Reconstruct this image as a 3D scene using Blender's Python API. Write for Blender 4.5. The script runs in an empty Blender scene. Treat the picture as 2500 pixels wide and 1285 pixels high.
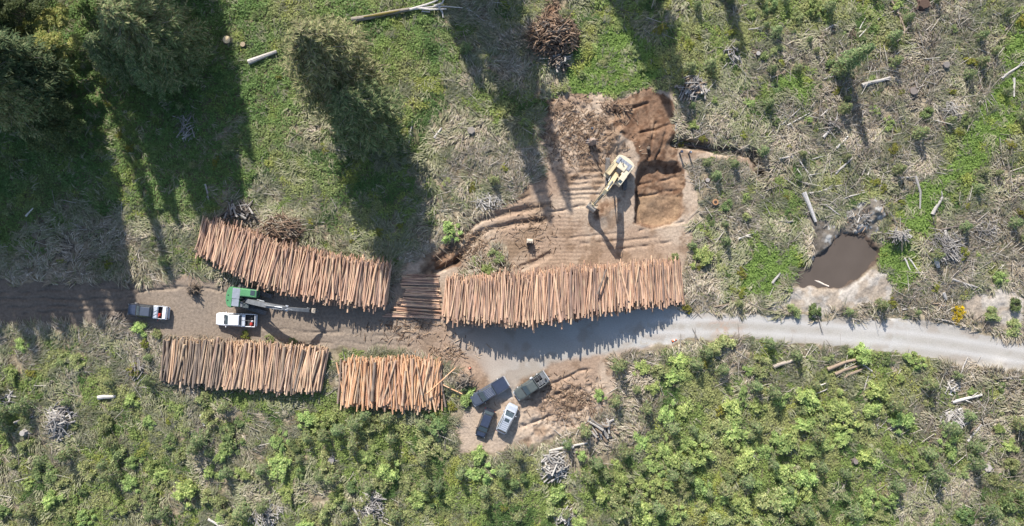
import bpy, bmesh, math, random
import numpy as np
from mathutils import Vector, Matrix, Euler

# ------------------------------------------------------------------ camera, sky, sun, exposure
SC = bpy.context.scene
COL = SC.collection
H = 110.0                      # flying height of the camera
S = 0.0643                     # metres per photograph pixel on the ground
PW, PH = 2500, 1285
SUN_EL, SUN_AZ = 35.0, 17.0    # shadows fall 17 degrees right of straight down

cam_d = bpy.data.cameras.new("camera")
cam = bpy.data.objects.new("camera", cam_d)
COL.objects.link(cam)
cam.location = (0, 0, H)
cam.rotation_euler = (0, 0, 0)
cam_d.sensor_fit = 'HORIZONTAL'
cam_d.angle_x = 2 * math.atan(PW * S / 2 / H)
cam_d.clip_end = 3000
SC.camera = cam

world = bpy.data.worlds.new("World")
SC.world = world
world.use_nodes = True
nt = world.node_tree
sky = nt.nodes.new('ShaderNodeTexSky')
sky.sky_type = 'NISHITA'
sky.sun_disc = False
sky.sun_elevation = math.radians(SUN_EL)
sky.sun_rotation = math.radians(-SUN_AZ)
bg = nt.nodes['Background']
nt.links.new(sky.outputs[0], bg.inputs[0])
bg.inputs[1].default_value = 0.125

sun_d = bpy.data.lights.new("sun", 'SUN')
sun_d.energy = 5.0
sun_d.angle = math.radians(0.53)
sun_d.color = (1.0, 0.95, 0.88)
sun = bpy.data.objects.new("sun", sun_d)
COL.objects.link(sun)
el, az = math.radians(SUN_EL), math.radians(SUN_AZ)
ldir = Vector((math.sin(az) * math.cos(el), -math.cos(az) * math.cos(el), -math.sin(el)))
sun.rotation_euler = ldir.to_track_quat('-Z', 'Y').to_euler()

SC.view_settings.view_transform = 'Standard'
SC.view_settings.look = 'None'
SC.view_settings.exposure = 0.72
SC.view_settings.gamma = 1.0
SC.view_settings.use_curve_mapping = False
SC.cycles.max_bounces = 5
SC.cycles.transparent_max_bounces = 4

rng = np.random.default_rng(7)
random.seed(7)

# ------------------------------------------------------------------ coordinates
def P(px, py, z=0.0):
    """world xy of a photograph pixel for a point at height z"""
    f = S * (1 - z / H)
    return ((px - 1250) * f, (642.5 - py) * f)

def to_px(x, y):
    return x / S + 1250, 642.5 - y / S

# ------------------------------------------------------------------ noise (numpy)
class Noise:
    def __init__(self, seed, n=256):
        self.g = np.random.default_rng(seed).random((n, n)); self.n = n
    def __call__(self, x, y, scale=1.0):
        x = np.asarray(x) / scale; y = np.asarray(y) / scale
        xi = np.floor(x).astype(int); yi = np.floor(y).astype(int)
        fx = x - xi; fy = y - yi
        fx = fx * fx * (3 - 2 * fx); fy = fy * fy * (3 - 2 * fy)
        n = self.n; g = self.g
        a = g[xi % n, yi % n]; b = g[(xi + 1) % n, yi % n]
        c = g[xi % n, (yi + 1) % n]; d = g[(xi + 1) % n, (yi + 1) % n]
        return (a * (1 - fx) + b * fx) * (1 - fy) + (c * (1 - fx) + d * fx) * fy
N1, N2, N3, N4, N5, N6 = [Noise(i) for i in range(11, 17)]
def fbm(N, x, y, scale, octv=4):
    v = 0; a = 0.5; t = 0
    for k in range(octv):
        v = v + a * N(x + 17.3 * k, y - 9.1 * k, scale); t += a
        a *= 0.55; scale *= 0.5
    return v / t
def sstep(a, b, v):
    t = np.clip((v - a) / (b - a), 0, 1)
    return t * t * (3 - 2 * t)

# ------------------------------------------------------------------ zone maps, drawn in plan
ST = 3
X0, Y0, X1, Y1 = -450, -450, 2950, 1735
gx = np.arange(X0, X1, ST); gy = np.arange(Y0, Y1, ST)
GX, GY = np.meshgrid(gx, gy)
def poly(pts):
    m = np.zeros(GX.shape, bool)
    n = len(pts)
    ys = [p[1] for p in pts]
    r0 = max(0, int((min(ys) - Y0) / ST) - 1); r1 = min(len(gy), int((max(ys) - Y0) / ST) + 2)
    xs = GX[r0:r1]; yy = GY[r0:r1]
    mm = np.zeros(xs.shape, bool)
    for i in range(n):
        xa, ya = pts[i]; xb, yb = pts[(i + 1) % n]
        if ya == yb: continue
        c = ((ya > yy) != (yb > yy)) & (xs < (xb - xa) * (yy - ya) / (yb - ya) + xa)
        mm ^= c
    m[r0:r1] = mm
    return m.astype(float)
def blur(m, r):
    k = max(1, int(r / ST))
    for _ in range(2):
        for ax in (0, 1):
            c = np.cumsum(np.pad(m, [(k + 1, k) if a == ax else (0, 0) for a in (0, 1)], mode='edge'), axis=ax)
            if ax == 0: m = (c[2 * k + 1:] - c[:-(2 * k + 1)]) / (2 * k + 1)
            else: m = (c[:, 2 * k + 1:] - c[:, :-(2 * k + 1)]) / (2 * k + 1)
    return m
def line(pts, w):
    m = np.zeros(GX.shape)
    for (xa, ya), (xb, yb) in zip(pts[:-1], pts[1:]):
        L2 = (xb - xa) ** 2 + (yb - ya) ** 2
        t = np.clip(((GX - xa) * (xb - xa) + (GY - ya) * (yb - ya)) / L2, 0, 1)
        d = np.hypot(GX - xa - t * (xb - xa), GY - ya - t * (yb - ya))
        m = np.maximum(m, np.clip(1 - d / w, 0, 1))
    return m

landing = poly([(1330,240),(1400,222),(1500,235),(1590,212),(1640,228),(1655,330),(1668,400),(1695,470),(1690,560),(1676,640),
    (1670,720),(1600,740),(1080,760),(950,760),(950,700),(985,655),(1050,620),(1120,560),(1180,515),(1260,478),(1310,440),(1325,400),(1312,330)])
green_island = poly([(1120,690),(1160,630),(1200,598),(1240,600),(1240,640),(1250,680),(1190,700)])
yard = poly([(-450,690),(0,690),(200,684),(400,690),(480,670),(560,690),(700,720),(940,740),(1080,680),(1080,770),(1640,735),(1660,765),(1660,832),
    (1560,850),(1500,870),(1490,905),(1505,950),(1480,1000),(1420,1040),(1330,1070),(1260,1110),(1180,1108),(1112,1100),(1108,1050),(1150,975),
    (1130,905),(1050,872),(800,848),(620,838),(400,825),(330,800),(240,792),(0,795),(-450,800)])
soil = np.clip(landing + yard - green_island + poly([(1655,362),(1700,372),(1770,382),(1845,385),(1862,430),(1835,420),(1780,398),(1700,392),(1655,395)]), 0, 1)
road = poly([(1600,748),(1680,762),(1800,765),(2000,775),(2200,783),(2300,795),(2500,835),(2950,935),(2950,1010),(2500,905),(2400,895),(2200,868),
    (2000,842),(1800,825),(1650,832),(1560,842)])
gravel = np.maximum(road, blur(poly([(1085,800),(1400,770),(1640,742),(1660,835),(1560,845),(1480,865),(1350,890),(1300,915),(1270,935),(1230,1000),(1190,930),(1165,880),(1110,850)]), 18))
red = blur(np.maximum(poly([(1490,245),(1560,228),(1590,215),(1640,250),(1652,330),(1660,400),(1560,400),(1530,340),(1500,300)]),
    poly([(1552,395),(1666,395),(1660,540),(1600,552),(1550,540)])), 6)
red = np.maximum(red, 0.75 * blur(poly([(1045,650),(1060,625),(1130,600),(1125,640),(1085,665)]), 6))
red = np.maximum(red, 0.5 * blur(poly([(1430,505),(1480,470),(1520,480),(1500,520),(1440,545)]), 10))
red = np.maximum(red, 0.6 * blur(poly([(1310,70),(1330,0),(1370,0),(1375,70),(1420,75),(1420,120),(1290,110),(1290,75)]), 8))
pit = poly([(1556,398),(1660,396),(1662,470),(1655,540),(1610,548),(1556,540)])
pond = poly([(1944,695),(1960,665),(1990,650),(2005,620),(2040,590),(2060,572),(2120,575),(2150,600),(2150,640),(2120,660),(2080,690),(2040,702),(1995,690),(1960,700)])
sand = poly([(1930,720),(1960,690),(2040,700),(2080,690),(2130,660),(2170,670),(2180,720),(2130,745),(2000,765),(1930,765),(1820,760),(1860,740)])
sand = np.maximum(sand, poly([(2330,720),(2420,700),(2500,690),(2500,830),(2400,800),(2360,780)]) * 0.8)
mud = poly([(1950,530),(1965,500),(2060,560),(2040,540),(2080,490),(2150,480),(2170,540),(2140,585),(2060,600),(2010,640),(1980,660),(1975,560)])
meadow = poly([(1812,722),(1810,660),(1860,600),(1960,596),(1980,645),(1940,680),(1900,705),(1850,720)])
meadow += poly([(2150,605),(2200,580),(2240,620),(2235,660),(2240,690),(2180,710),(2165,660),(2140,650)])
meadow += poly([(2700,-60),(2500,60),(2440,150),(2452,205),(2420,215),(2350,330),(2330,400),(2250,450),(2190,520),(2200,555),(2262,580),(2310,450),(2400,400),(2470,320),(2500,250),(2700,150)])
meadow += 0.8 * poly([(1390,235),(1385,170),(1450,140),(1480,70),(1560,60),(1620,180),(1560,215),(1480,232)])
meadow += 0.6 * poly([(1880,190),(1960,170),(1990,240),(1960,260),(1900,220)])
meadow = np.clip(meadow, 0, 1)

GREEN = """7766887777644366657655333
6666877757644376654333225
6556776655645386444523246
6656544555325000132222365
6546534565322000143344353
4324532345310000143323522
3323333323012000146004222
1111000000000000023211222
4433221123100001334444300
5555555566640001655565533
5456655677721103777786535
4466655566765467788887544
5665454545676568888755455"""
SHRUB = """0000121013101034326543211
0001121001101044325332211
0001111100101052233312112
0001000101012000021112121
0001100011110000031111121
0001100001110000042100112
0001100000021000042001112
0000000000000000022211223
3322000000000000567776300
3333332364530017767765334
4345555777710003888876534
3455655666764468888875456
4555554545666668888755456"""
def cellmap(t):
    g = np.array([[int(c) for c in r] for r in t.split()], float) / 9
    g = np.pad(g, 1, mode='edge')
    fx = np.clip(GX / 100 + 0.5, 0, 25.999); fy = np.clip(GY / 100 + 0.5, 0, 13.2)
    xi = fx.astype(int); yi = fy.astype(int); fx = fx - xi; fy = fy - yi
    yj = np.minimum(yi + 1, 14); xj = np.minimum(xi + 1, 26)
    return (g[yi, xi] * (1 - fx) + g[yi, xj] * fx) * (1 - fy) + (g[yj, xi] * (1 - fx) + g[yj, xj] * fx) * fy
greenness = cellmap(GREEN); shrubmap = cellmap(SHRUB)
MAPS = dict(soil=blur(soil, 5), gravel=blur(gravel, 5), road=blur(road, 3), red=red, pit=blur(pit, 9), pond=blur(pond, 14), sand=blur(sand, 9),
            mud=blur(mud, 9), meadow=blur(meadow, 8), green=greenness, shrub=shrubmap, landing=blur(landing, 5))
def samp(name, x, y, warp=0.0):
    """zone value at world xy; warp in metres roughens the zone's edge"""
    x = np.asarray(x, float); y = np.asarray(y, float)
    if warp:
        wx = (fbm(N5, x, y, 3.0, 4) - 0.5) * 2 * warp; wy = (fbm(N6, x + 50, y, 3.0, 4) - 0.5) * 2 * warp
        x = x + wx; y = y + wy
    px, py = to_px(x, y)
    fx = np.clip((px - X0) / ST, 0, len(gx) - 1.001); fy = np.clip((py - Y0) / ST, 0, len(gy) - 1.001)
    xi = fx.astype(int); yi = fy.astype(int); fx = fx - xi; fy = fy - yi
    m = MAPS[name]
    return (m[yi, xi] * (1 - fx) + m[yi, xi + 1] * fx) * (1 - fy) + (m[yi + 1, xi] * (1 - fx) + m[yi + 1, xi + 1] * fx) * fy

# ditches and tracks, as depth maps
ditch = -1.25 * sstep(0, 0.6, line([(1648,348),(1700,356),(1770,368),(1838,372),(1852,400),(1862,430)], 16))
ditch += -0.6 * sstep(0, 0.8, line([(1035,668),(1060,645),(1085,625),(1105,600),(1130,570),(1165,540),(1215,522),(1300,508)], 12))
ditch += -0.5 * sstep(0, 0.8, line([(1110,640),(1150,590),(1180,565),(1240,550),(1330,535)], 11))
ditch += 0.5 * sstep(0, 0.8, line([(1045,655),(1075,635),(1105,605)], 22)) * 0
ditch += -0.8 * sstep(0, 0.7, line([(1060,665),(1095,648),(1120,628)], 10))
ditch += -0.30 * sstep(0, 0.5, line([(1272,655),(1340,622)], 9))
ditch += -0.9 * sstep(0, 0.5, line([(1556,470),(1556,540)], 7))
tracks = np.zeros(GX.shape)
for (xa, ya, xb, yb, dep) in [(1395,408,1472,404,.2),(1390,424,1472,420,.2),(1392,437,1472,433,.2),(1390,450,1472,446,.2),(1380,463,1468,459,.2),(1370,477,1460,472,.2),(1380,490,1440,486,.15),
        (1340,520,1430,505,.22),(1390,585,1520,570,.15),(1420,600,1600,578,.18),(1430,622,1640,590,.2),(1560,560,1670,545,.2),(1240,545,1340,530,.2),(1260,520,1350,495,.2),(1230,500,1330,470,.2),
        (1560,480,1660,462,.25),(1560,450,1655,430,.3),(1500,270,1600,250,.35),(1540,330,1650,300,.4),(1580,390,1600,300,.4),(1600,395,1630,310,.3),
        (0,716,330,706,.18),(0,730,320,728,.22),(20,752,330,745,.2),(60,765,330,760,.18),(400,700,560,712,.2),(330,712,430,706,.25),(640,800,1000,825,.12),(650,835,1000,845,.12),(700,815,1050,800,.1),
        (950,780,1060,850,.1),(1300,960,1440,900,.3),(1330,1000,1460,930,.25),(1280,1040,1420,1000,.3),(1310,985,1400,950,.3)]:
    tracks += -dep * sstep(0, 0.8, line([(xa, ya), ((xa + xb) / 2, (ya + yb) / 2 + random.uniform(-3, 3)), (xb, yb)], 4.2))
MAPS['ditch'] = ditch; MAPS['tracks'] = tracks

def ground_height(x, y):
    x = np.asarray(x, float); y = np.asarray(y, float)
    so = samp('soil', x, y); ro = samp('road', x, y); gr = samp('gravel', x, y)
    veg = np.clip(1 - np.maximum(so, ro), 0, 1)
    h = veg * (0.45 * (fbm(N1, x, y, 6, 3) - 0.5) + 0.5 * (fbm(N2, x, y, 1.6, 3) - 0.5))
    rough = samp('red', x, y) * 1.0 + 0.25
    px, py = to_px(x, y)
    churn = sstep(1180, 1290, px) * sstep(1520, 1440, px) * sstep(900, 960, py) * sstep(1110, 1060, py) * 1.1     # churned earth beside the parked cars
    churn = churn + sstep(1300, 1340, px) * sstep(1550, 1500, px) * sstep(215, 250, py) * sstep(400, 360, py) * 1.3  # rubble north of the yellow machine
    h = h + so * (1 - gr) * (rough + churn) * 0.5 * (fbm(N3, x, y, 1.7, 4) - 0.5)
    h = h + so * churn * 0.55 * (fbm(N4, x, y, 0.8, 3) - 0.5)
    h = h + np.maximum(gr, ro) * 0.06 * (fbm(N4, x, y, 2.5, 3) - 0.5)
    # cross ridges left by tracks on the tan floor
    band = sstep(1200, 1260, px) * sstep(1400, 1330, px) * sstep(470, 500, py) * sstep(660, 640, py) + sstep(1350, 1372, px) * sstep(1432, 1410, px) * sstep(480, 520, py) * sstep(680, 660, py)
    h = h + 0.028 * np.clip(band, 0, 1) * np.sin(y * 2 * math.pi / 0.6 + 2 * N2(x, y, 2.0))
    h = h + samp('ditch', x, y, 0.35) * (0.65 + 0.7 * N2(x, y, 1.1))
    h = h + samp('tracks', x, y, 0.45) * 1.3 * sstep(.25, .6, fbm(N4, x, y, 1.6, 3))
    h = h - 1.35 * sstep(0.2, 0.85, samp('pit', x, y, 0.75) + .25 * (fbm(N4, x, y, .7, 2) - .5)) * (.85 + .3 * N1(x, y, 2.5))
    h = h - 0.9 * sstep(0.1, 0.9, samp('pond', x, y, 1.3) + .25 * (fbm(N4, x, y, .9, 3) - .5))
    h = h + 0.7 * sstep(.3, .8, samp('mud', x, y, 1.2)) * (fbm(N3, x, y, 1.1, 4) - .5)
    h = h + 0.25 * samp('sand', x, y)* (fbm(N3, x, y, 2.0, 3) - 0.3)
    # mounds: raw clay heap by the pond, bank right of the red cut
    for (cx, cy, r, hh) in [(2125, 515, 40, 1.1), (2185, 572, 22, .9), (1628, 330, 26, .9), (1575, 350, 45, .7), (1350, 95, 62, 1.2), (700, 560, 52, .9), (1500, 340, 35, .7), (1465, 520, 28, .5),
                            (1485, 290, 60, .5), (1370, 420, 25, .6), (1135, 925, 22, .9), (1200, 640, 36, .6), (2440, 905, 30, .4)]:
        d2 = ((px - cx) ** 2 + (py - cy) ** 2) / r ** 2
        h = h + hh * np.exp(-d2 * 1.5) * (0.7 + 0.6 * N1(x, y, 0.9))
    return h

# ------------------------------------------------------------------ materials
def new_mat(name):
    m = bpy.data.materials.new(name); m.use_nodes = True
    b = m.node_tree.nodes['Principled BSDF']
    return m, m.node_tree, b
def paint(name, rgb, rough=0.5, metal=0.0, var=0.12, scale=3.0, coat=0.0):
    """plain surface with grime: noise mottles colour and gloss"""
    m, t, b = new_mat(name)
    tc = t.nodes.new('ShaderNodeTexCoord'); n = t.nodes.new('ShaderNodeTexNoise')
    n.inputs['Scale'].default_value = scale; n.inputs['Detail'].default_value = 6
    t.links.new(tc.outputs['Object'], n.inputs['Vector'])
    r = t.nodes.new('ShaderNodeValToRGB')
    r.color_ramp.elements[0].position = 0.3; r.color_ramp.elements[1].position = 0.7
    lo = [c * (1 - var) for c in rgb]; hi = [min(1, c * (1 + var)) for c in rgb]
    r.color_ramp.elements[0].color = (*lo, 1); r.color_ramp.elements[1].color = (*hi, 1)
    t.links.new(n.outputs['Fac'], r.inputs['Fac']); t.links.new(r.outputs['Color'], b.inputs['Base Color'])
    mr = t.nodes.new('ShaderNodeMapRange')
    mr.inputs['To Min'].default_value = max(0, rough - 0.12); mr.inputs['To Max'].default_value = min(1, rough + 0.15)
    t.links.new(n.outputs['Fac'], mr.inputs['Value']); t.links.new(mr.outputs['Result'], b.inputs['Roughness'])
    b.inputs['Metallic'].default_value = metal
    if coat: b.inputs['Coat Weight'].default_value = coat
    return m
def vcol(name, rough=0.9, noise_scale=6.0, amt=0.35, bump=0.0, transl=0.0, objvar=0.0, spec=0.3, fine=0.0):
    """colour comes from the mesh's own 'Col' attribute, broken up by procedural noise"""
    m, t, b = new_mat(name)
    at = t.nodes.new('ShaderNodeAttribute'); at.attribute_name = 'Col'
    tc = t.nodes.new('ShaderNodeTexCoord'); n = t.nodes.new('ShaderNodeTexNoise')
    n.inputs['Scale'].default_value = noise_scale; n.inputs['Detail'].default_value = 8; n.inputs['Roughness'].default_value = 0.7
    t.links.new(tc.outputs['Object'], n.inputs['Vector'])
    mr = t.nodes.new('ShaderNodeMapRange'); mr.inputs['From Min'].default_value = 0.28; mr.inputs['From Max'].default_value = 0.72
    mr.inputs['To Min'].default_value = 1 - amt; mr.inputs['To Max'].default_value = 1 + amt
    t.links.new(n.outputs['Fac'], mr.inputs['Value'])
    mul = t.nodes.new('ShaderNodeVectorMath'); mul.operation = 'SCALE'
    t.links.new(at.outputs['Color'], mul.inputs[0]); t.links.new(mr.outputs['Result'], mul.inputs['Scale'])
    out = mul.outputs[0]
    if objvar:
        oi = t.nodes.new('ShaderNodeObjectInfo'); hs = t.nodes.new('ShaderNodeHueSaturation')
        m1 = t.nodes.new('ShaderNodeMapRange'); m1.inputs['To Min'].default_value = 1 - objvar; m1.inputs['To Max'].default_value = 1 + objvar
        t.links.new(oi.outputs['Random'], m1.inputs['Value'])
        w = t.nodes.new('ShaderNodeMath'); w.operation = 'MULTIPLY'; w.inputs[1].default_value = 7.31
        fr = t.nodes.new('ShaderNodeMath'); fr.operation = 'FRACT'
        t.links.new(oi.outputs['Random'], w.inputs[0]); t.links.new(w.outputs[0], fr.inputs[0])
        m2 = t.nodes.new('ShaderNodeMapRange'); m2.inputs['To Min'].default_value = 0.5 - objvar * 0.07; m2.inputs['To Max'].default_value = 0.5 + objvar * 0.07
        t.links.new(fr.outputs[0], m2.inputs['Value']); t.links.new(m2.outputs['Result'], hs.inputs['Hue'])
        t.links.new(m1.outputs['Result'], hs.inputs['Value']); t.links.new(out, hs.inputs['Color'])
        out = hs.outputs['Color']
    t.links.new(out, b.inputs['Base Color'])
    b.inputs['Roughness'].default_value = rough
    b.inputs['Specular IOR Level'].default_value = spec
    if bump:
        bp = t.nodes.new('ShaderNodeBump'); bp.inputs['Strength'].default_value = bump; bp.inputs['Distance'].default_value = 0.12
        t.links.new(n.outputs['Fac'], bp.inputs['Height']); t.links.new(bp.outputs['Normal'], b.inputs['Normal'])
    if transl:
        tr = t.nodes.new('ShaderNodeBsdfTranslucent'); mx = t.nodes.new('ShaderNodeMixShader'); mx.inputs[0].default_value = transl
        t.links.new(out, tr.inputs['Color'])
        t.links.new(b.outputs[0], mx.inputs[1]); t.links.new(tr.outputs[0], mx.inputs[2])
        t.links.new(mx.outputs[0], t.nodes['Material Output'].inputs['Surface'])
    return m

M = {}
M['ground'] = vcol('ground_earth', 0.95, 2.6, 0.38, bump=0.7, spec=0.1)
M['gravel'] = vcol('gravel', 0.95, 5.0, 0.16, bump=0.35, spec=0.1)
M['grass'] = vcol('dry_grass', 0.8, 3.0, 0.25, transl=0.2, spec=0.15)
M['leaf'] = vcol('leaves', 0.6, 1.5, 0.25, transl=0.42, spec=0.25)
M['shrub'] = vcol('shrub_leaves', 0.6, 1.5, 0.25, transl=0.45, objvar=0.22, spec=0.25)
M['needle'] = vcol('needles', 0.7, 1.2, 0.25, transl=0.28, objvar=0.15, spec=0.2)
M['log'] = vcol('log_bark', 0.85, 6.0, 0.25, objvar=0.0, spec=0.15)
M['dead'] = vcol('weathered_wood', 0.85, 5.0, 0.35, bump=0.3, spec=0.15)
M['bark'] = paint('bark', (0.13, 0.10, 0.075), 0.9, var=0.4, scale=5)
M['white'] = paint('white_paint', (0.80, 0.80, 0.82), 0.35, var=0.03, coat=0.5)
M['silver'] = paint('silver_paint', (0.50, 0.53, 0.57), 0.38, metal=0.35, var=0.04, coat=0.4)
M['alu'] = paint('aluminium', (0.62, 0.64, 0.67), 0.45, metal=0.5, var=0.06)
M['navy'] = paint('navy_paint', (0.035, 0.045, 0.075), 0.32, var=0.1, coat=0.5)
M['slate'] = paint('slate_paint', (0.065, 0.078, 0.105), 0.36, var=0.08, coat=0.4)
M['sage'] = paint('grey_green_paint', (0.075, 0.088, 0.085), 0.45, var=0.1, coat=0.2)
M['black'] = paint('black_paint', (0.022, 0.025, 0.034), 0.33, var=0.1, coat=0.4)
M['plastic'] = paint('black_plastic', (0.018, 0.018, 0.02), 0.6, var=0.2)
M['rubber'] = paint('tyre_rubber', (0.025, 0.024, 0.023), 0.9, var=0.25)
M['rim'] = paint('wheel_rim', (0.4, 0.4, 0.42), 0.4, metal=0.6)
M['steel'] = paint('grey_steel', (0.175, 0.18, 0.185), 0.55, metal=0.3, var=0.2, scale=2)
M['track'] = paint('track_steel', (0.14, 0.13, 0.125), 0.7, metal=0.2, var=0.3, scale=4)
M['panel'] = paint('grey_deck_panel', (0.24, 0.26, 0.30), 0.6, var=0.12, scale=2)
M['dark'] = paint('dark_void_steel', (0.03, 0.03, 0.032), 0.7, var=0.3)
M['yellow'] = paint('faded_yellow_paint', (0.54, 0.44, 0.27), 0.5, var=0.1, scale=2)
M['cream'] = paint('pale_yellow_paint', (0.57, 0.50, 0.37), 0.5, var=0.07, scale=2)
M['green'] = paint('green_paint', (0.085, 0.245, 0.105), 0.42, var=0.08, scale=2, coat=0.2)
M['redcan'] = paint('red_plastic', (0.55, 0.05, 0.03), 0.5, var=0.1)
M['orange'] = paint('orange_cone_plastic', (0.75, 0.14, 0.04), 0.55, var=0.1)
M['bucketsteel'] = paint('worn_bucket_steel', (0.42, 0.36, 0.29), 0.7, var=0.25, scale=4)
M['cutwood'] = paint('fresh_cut_wood', (0.62, 0.47, 0.28), 0.8, var=0.1, scale=6)
M['lens_red'] = paint('red_lamp_lens', (0.16, 0.02, 0.02), 0.25, var=0.05)
M['lens_clear'] = paint('clear_lamp_lens', (0.6, 0.6, 0.6), 0.2, var=0.05)
def glass():
    m, t, b = new_mat('tinted_glass')
    n = t.nodes.new('ShaderNodeTexNoise'); n.inputs['Scale'].default_value = 4
    r = t.nodes.new('ShaderNodeValToRGB'); r.color_ramp.elements[0].color = (0.03, 0.045, 0.055, 1); r.color_ramp.elements[1].color = (0.07, 0.09, 0.10, 1)
    t.links.new(n.outputs['Fac'], r.inputs['Fac']); t.links.new(r.outputs['Color'], b.inputs['Base Color'])
    b.inputs['Roughness'].default_value = 0.12
    return m
M['glass'] = glass()
def waterm():
    m, t, b = new_mat('muddy_water')
    tc = t.nodes.new('ShaderNodeTexCoord'); n = t.nodes.new('ShaderNodeTexNoise'); n.inputs['Scale'].default_value = 0.35; n.inputs['Detail'].default_value = 5
    t.links.new(tc.outputs['Object'], n.inputs['Vector'])
    r = t.nodes.new('ShaderNodeValToRGB'); r.color_ramp.elements[0].color = (0.078, 0.062, 0.050, 1); r.color_ramp.elements[1].color = (0.112, 0.09, 0.074, 1)
    t.links.new(n.outputs['Fac'], r.inputs['Fac']); t.links.new(r.outputs['Color'], b.inputs['Base Color'])
    b.inputs['Roughness'].default_value = 0.25; b.inputs['IOR'].default_value = 1.33
    return m
M['water'] = waterm()

# ------------------------------------------------------------------ mesh helpers
def tag(o, label=None, cat=None, group=None, kind=None):
    if label: o['label'] = label
    if cat: o['category'] = cat
    if group: o['group'] = group
    if kind: o['kind'] = kind
    return o
def link(o, parent=None):
    COL.objects.link(o)
    if parent is not None: o.parent = parent
    return o
def empty(name, loc, rz=0.0):
    o = bpy.data.objects.new(name, None)
    o.location = loc; o.rotation_euler = (0, 0, rz); o.empty_display_size = 0.3
    return link(o)
def np_mesh(name, V, F, mats, colors=None, smooth=False, midx=None):
    """V (n,3), F (m,k) fixed-size faces"""
    me = bpy.data.meshes.new(name)
    V = np.ascontiguousarray(V, np.float32); F = np.ascontiguousarray(F, np.int32)
    k = F.shape[1]
    me.vertices.add(len(V)); me.vertices.foreach_set('co', V.ravel())
    me.loops.add(F.size); me.loops.foreach_set('vertex_index', F.ravel())
    me.polygons.add(len(F))
    me.polygons.foreach_set('loop_start', np.arange(0, F.size, k, dtype=np.int32))
    me.polygons.foreach_set('loop_total', np.full(len(F), k, np.int32))
    if smooth: me.polygons.foreach_set('use_smooth', np.ones(len(F), bool))
    if midx is not None: me.polygons.foreach_set('material_index', np.asarray(midx, np.int32))
    for m in mats: me.materials.append(m)
    if colors is not None:
        a = me.color_attributes.new('Col', 'FLOAT_COLOR', 'POINT')
        c = np.ones((len(V), 4), np.float32); c[:, :3] = colors
        a.data.foreach_set('color', c.ravel())
    me.update(calc_edges=True); me.validate()
    return me

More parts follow.
